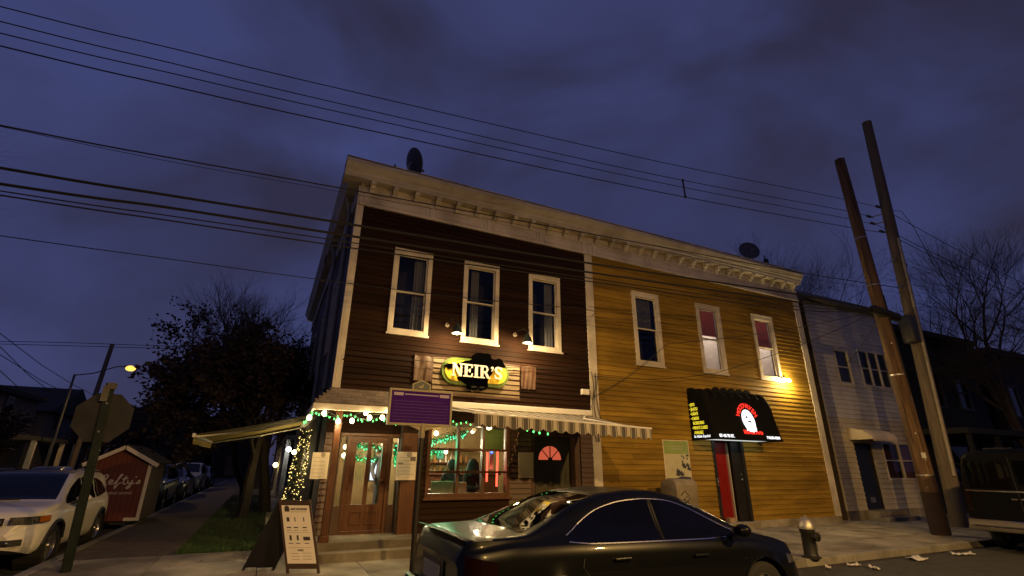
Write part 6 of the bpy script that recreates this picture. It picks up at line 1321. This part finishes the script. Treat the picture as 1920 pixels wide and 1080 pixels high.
# darker house beyond
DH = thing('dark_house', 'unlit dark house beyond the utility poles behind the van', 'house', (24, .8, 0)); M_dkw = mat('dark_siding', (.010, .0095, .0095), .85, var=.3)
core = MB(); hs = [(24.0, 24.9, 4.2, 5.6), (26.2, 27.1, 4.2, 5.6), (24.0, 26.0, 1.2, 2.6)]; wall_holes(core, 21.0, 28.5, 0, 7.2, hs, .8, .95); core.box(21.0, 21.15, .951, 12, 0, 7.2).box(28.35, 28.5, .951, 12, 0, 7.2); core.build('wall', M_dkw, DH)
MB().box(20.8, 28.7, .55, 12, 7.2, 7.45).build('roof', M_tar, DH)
for a, b, c, d in hs:
    w = frame_ring(MB(), a-.08, b+.08, c-.08, d+.08, .1, .74, .82).build('window', mat('grey_frame', (.05, .048, .048), .6), DH); MB().box(a, b, .84, .845, c, d).build('pane', M_cglass, w); MB().box(a, b, .78, .83, (c+d)/2-.03, (c+d)/2+.03).build('rail', MATS['grey_frame'], w)
MB().box(21.3, 28.2, -1.2, .79, 2.9, 3.1).build('porch_roof', M_tar, DH)
for x in (21.5, 23.5, 26, 28): MB().box(x-.07, x+.07, -1.15, -1.01, .13, 2.9).build('porch_post', M_dkw, DH)
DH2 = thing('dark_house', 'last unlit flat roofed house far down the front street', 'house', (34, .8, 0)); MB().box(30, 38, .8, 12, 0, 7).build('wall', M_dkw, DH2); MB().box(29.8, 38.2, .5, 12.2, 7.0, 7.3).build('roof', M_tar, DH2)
for x in (31.5, 34, 36.5): w = frame_ring(MB(), x-.5, x+.5, 4, 5.6, .1, .72, .80).build('window', MATS['grey_frame'], DH2); MB().box(x-.4, x+.4, .785, .795, 4.1, 5.5).build('pane', M_cglass, w)
# houses across the side street, facing +x
def row_house(y0, y1, x, zt, label, lit, roofm=M_tar, gable=True, col=None):
    t = thing('row_house', label, 'house', (x, (y0+y1)/2, 0), group='houses across the side street'); c = col or mat('dim_siding', (.10, .095, .09), .8, var=.25)
    MB().box(x-9, x, y0, y1, 0, zt).build('wall', c, t); ym = (y0+y1)/2
    if gable: MB().prism([(y0-.3, zt), (y1+.3, zt), (ym, zt+1.9)], 'x', x-9.2, x+.35).build('roof', roofm, t)
    else: MB().box(x-9.1, x+.3, y0-.1, y1+.1, zt, zt+.25).build('roof', roofm, t)
    for yy in (y0+(y1-y0)*.28, y0+(y1-y0)*.72):
        w = MB().box(x, x+.05, yy-.5, yy+.5, 3.6, 5.0).build('window', MATS['grey_frame'], t); MB().box(x+.051, x+.055, yy-.42, yy-.0-.02, 3.68, 4.92).box(x+.051, x+.055, yy+.02, yy+.42, 3.68, 4.92).build('pane', M_cglass, w)
    pr_ = MB().box(x+.001, x+2.0, y0+.2, y1-.2, 2.65, 2.85).build('porch_roof', roofm, t); MB().box(x+.0, x+2.0, y0+.2, y1-.2, .1, .6).build('porch_deck', M_conc2, t)
    for k in range(4): yy = y0+.4+(y1-y0-.8)*k/3; MB().box(x+1.75, x+1.95, yy-.1, yy+.1, .6, 2.65).build('porch_column', M_cream, t)
    dd = MB().box(x+.001, x+.05, ym-.5, ym+.5, .6, 2.6).build('door', M_woodd, t)
    if lit:
        MB().ball((x+.9, ym-.4, 2.45), .09).build('porch_bulb', emit('porch_bulb', (1, .85, .45), 10), t); lamp('porch_light', t, (x+.9, ym-.4, 2.3), (1, .82, .42), 22, .08)
row_house(6.0, 14.5, -14.0, 4.9, 'flat roofed dark house nearest the corner across the side street', False, gable=False)
row_house(16.0, 29.4, -14.0, 5.0, 'dim gabled house with lit porch columns across the side street', True, gable=False)
row_house(31.0, 39.0, -14.0, 4.6, 'gabled house past the lit porch across the side street', False)
row_house(41.0, 50.0, -14.0, 4.6, 'furthest gabled house across the side street', False)
def brick_row(y0, y1, label): 
    t = thing('row_house', label, 'house', (0, (y0+y1)/2, 0), group='houses behind the tavern'); MB().box(1.5, 10, y0, y1, 0, 6.2).build('wall', MATS['dim_siding'], t); MB().prism([(y0-.2, 6.2), (y1+.2, 6.2), ((y0+y1)/2, 7.8)], 'x', 1.2, 10.3).build('roof', M_tar, t)
    for yy in (y0+1.5, y1-1.5): w = MB().box(1.44, 1.5, yy-.5, yy+.5, 3.6, 5).build('window', MATS['grey_frame'], t); MB().box(1.43, 1.439, yy-.42, yy+.42, 3.68, 4.92).build('pane', M_cglass, w)
    MB().box(-.3, 1.49, y0+.4, y1-.4, 2.7, 2.9).build('porch_roof', M_tar, t)
    for k in range(3): MB().box(-.25, -.05, y0+.5+(y1-y0-1.2)*k/2, y0+.7+(y1-y0-1.2)*k/2, SW, 2.7).build('porch_column', M_cream, t)
brick_row(15, 22, 'house with pale porch columns just behind the tavern on the side path'); brick_row(23.5, 31, 'second house behind the tavern on the side path'); brick_row(32.5, 40, 'third house behind the tavern on the side path')
wl = thing('porch_lamp', 'small white porch lamp on the house behind the tavern', 'lamp', (1.2, 15.6, 2.3)); MB().ball((-.12, 15.0, 2.25), .11).build('globe', emit('white_porch', (.9, .95, 1), 12), wl); MB().tube([(-.12, 15.0, 2.3), (-.12, 15.1, 2.7)], .02).build('stem', M_black, wl); lamp('porch_light', wl, (-.12, 14.8, 2.1), (.9, .95, 1), 6, .08)
w2 = thing('porch_lamp', 'warm porch lamp further down the side path', 'lamp', (0, 24, 1.8)); MB().ball((-.4, 24.0, 1.55), .14).build('globe', emit('yellow_porch', (1, .85, .35), 10), w2); MB().tube([(-.4, 24.0, SW), (-.4, 24.0, 1.45)], .04).build('stem', M_black, w2); lamp('porch_light', w2, (-.55, 23.7, 1.5), (1, .8, .4), 10, .1)
w3 = thing('wall_lantern', 'small glowing lantern on the tavern side wall under the olive awning', 'wall lamp', (-.1, 7.6, 2.2)); pl = onx(552, 848, -.25); MB().ball(pl, .07).build('globe', M_globe, w3); MB().tube([pl, (-.0, pl.y, pl.z+.1)], .02).build('bracket', M_black, w3); lamp('lantern_light', w3, pl+Vector((-.12, -.1, -.1)), (1, .78, .36), 26, .06)
# ------------------------------------------------------------------ trees
def tree(name, label, base, h, spread, seed, levels=5, leaves=0, leafcol=None, trunk_r=.16, clear=.35, leaf_s=.07, group=None, lean=(0, 0), up=.25, dens=0):
    r_ = random.Random(seed); t = thing(name, label, 'tree', base, group=group); m = MB(); tips = []
    def grow(p, d, L, rad, lv):
        n = 4; pts = [p]; rs = [rad]; q = p.copy(); dd = d.copy()
        for i in range(n):
            dd = (dd+Vector((r_.gauss(0, .13), r_.gauss(0, .13), r_.gauss(.02, .08)))).normalized(); q = q+dd*(L/n); pts.append(q.copy()); rs.append(rad*(1-.38*(i+1)/n))
        m.tube(pts, rs, 7 if lv == 0 else (5 if lv < 3 else 3), cap=False)
        if lv >= levels-2: tips.extend(pts[1:])
        if lv >= levels: return
        k = r_.randint(3, 4)+dens*(lv >= 2) if lv < levels-1 else r_.randint(2, 4)+dens
        for i in range(k):
            j = r_.randint(2, n) if lv else r_.randint(3, n)
            a = r_.uniform(0, 6.28); o = dd.orthogonal().normalized(); o = (Matrix.Rotation(a, 3, dd) @ o); ang = r_.uniform(.45, 1.0)*spread
            nd = (dd*math.cos(ang)+o*math.sin(ang)+Vector((0, 0, up*.4))).normalized(); grow(pts[j], nd, L*r_.uniform(.58, .82), rs[j]*r_.uniform(.5, .68), lv+1)
        if lv < levels-1: grow(pts[-1], dd, L*.72, rs[-1]*.8, lv+1)
    grow(Vector(base)-Vector((0, 0, .05)), Vector((lean[0], lean[1], 1)).normalized(), h*clear, trunk_r, 0)
    m.build('trunk', MATS['bark'] if not leaves else mat('bark_dark', (.035, .026, .02), .9, var=.3, bump=.5, scale=8), t, smooth=True)
    if leaves:
        lm = MB()
        for i in range(leaves):
            c = r_.choice(tips)+Vector((r_.gauss(0, .09), r_.gauss(0, .09), r_.gauss(-.02, .08))); d = Vector((r_.gauss(0, 1), r_.gauss(0, 1), r_.gauss(-.3, .7))).normalized(); u = d.cross(Vector((r_.gauss(0, 1), r_.gauss(0, 1), r_.gauss(0, 1)))).normalized(); s = leaf_s*r_.uniform(.6, 1.3)
            lm.poly([c-d*s, c+u*s*.55, c+d*s, c-u*s*.55])
        tag(lm.build('crown', leafcol, t), kind='stuff')
    return t
M_aut = mat('autumn_leaf', (.036, .02, .014), .75, var=.5, scale=1.6)
tb = onz(383, 1025, SW)
tree('street_tree', 'rusty leaved street tree growing from the tree lawn by the olive awning', (tb.x+.4, tb.y+5.4, SW-.02), 8.6, 1.0, 21, 5, 24000, M_aut, .16, .27, .08, up=.2)
tree('street_tree', 'second autumn tree further along the tree lawn', (-1.5, 13.0, SW-.02), 9.0, .9, 5, 5, 11000, M_aut, .16, .32, .08)
tree('bare_tree', 'bare twiggy tree between the autumn tree and the tavern corner', (-.75, 9.2, SW-.02), 9.4, .75, 11, 6, 0, None, .2, .31, up=.35)
tree('bare_tree', 'tall bare tree with fine branches behind the dark house', (27.5, 13.0, -.02), 17, .9, 3, 6, 0, None, .3, .3, dens=1, up=.3)
tree('bare_tree', 'bare tree with tangled branches beyond the van', (25.5, -1.9, SW-.02), 12.0, .95, 8, 6, 0, None, .26, .34, dens=1, up=.3)
tree('bare_tree', 'bare tree standing at the far end of the front street', (23.3, 5.5, -.02), 14, .9, 17, 6, 0, None, .2, .33, dens=1, up=.3)
tree('bare_tree', 'bare tree whose single branch reaches in over the side street', (-9.2, 3.2, -.02), 7.5, .8, 29, 5, 0, None, .17, .4, up=.1)
for i, (x, y, h, s) in enumerate(((-11.6, 18, 5, 40), (-12, 33, 6, 41), (-1.3, 26, 8, 42), (-11.8, 42, 7, 43))):
    tree('side_street_tree', ['small leafy tree before the lit porch across the side street', 'leafy tree past the lit porch across the side street', 'dark leafy tree far along the tree lawn', 'distant leafy tree at the end of the side street'][i], (x, y, SW-.02), h, .9, s, 5, 3500, M_aut, .13, .3, .09, group='small trees along the side street')

tree('bare_tree', 'bare street tree further along past the van', (33.0, -2.0, SW-.02), 13, .85, 19, 6, 0, None, .26, .34, up=.3)
# terrace at the far end of the side street and across the front street
def terrace(y, x0, x1, zt, label, face, k, group):
    t = thing('terrace_house', label, 'house', ((x0+x1)/2, y, 0), group=group); s = face
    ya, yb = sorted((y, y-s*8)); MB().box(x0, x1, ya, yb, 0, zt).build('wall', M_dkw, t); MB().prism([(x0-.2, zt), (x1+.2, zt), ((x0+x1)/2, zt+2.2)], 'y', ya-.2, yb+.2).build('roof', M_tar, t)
    for xx in (x0+1.5, x1-1.5):
        for z in (1.2, 4.2):
            a, b = sorted((y, y+s*.05)); w = MB().box(xx-.55, xx+.55, a, b, z, z+1.4).build('window', MATS['grey_frame'], t); a, b = sorted((y+s*.051, y+s*.058)); MB().box(xx-.47, xx+.47, a, b, z+.08, z+1.32).build('pane', M_cglass, w)
    a, b = sorted((y, y+s*.06)); MB().box((x0+x1)/2-.5, (x0+x1)/2+.5, a, b, .2, 2.4).build('door', M_woodd, t)
for i in range(5): terrace(58, -34+i*8.5, -26.2+i*8.5, 6.0, ['dark house closing the end of the side street at its far corner', 'dark house at the end of the side street beside the corner one', 'dark house straight across the end of the side street', 'dark house at the end of the side street by the tavern side', 'dark house far behind the tavern'][i], -1, i, 'houses closing the side street')
for i in range(7): terrace(-19.5, -26+i*9, -17.6+i*9, 7.2, ['dark house across the front street furthest toward the SUV', 'dark house across the front street opposite the side street', 'dark house across the front street opposite the corner', 'dark house across the front street opposite the tavern door', 'dark house across the front street opposite the red door', 'dark house across the front street opposite the poles', 'dark house across the front street opposite the dark house'][i], 1, i, 'houses across the front street')
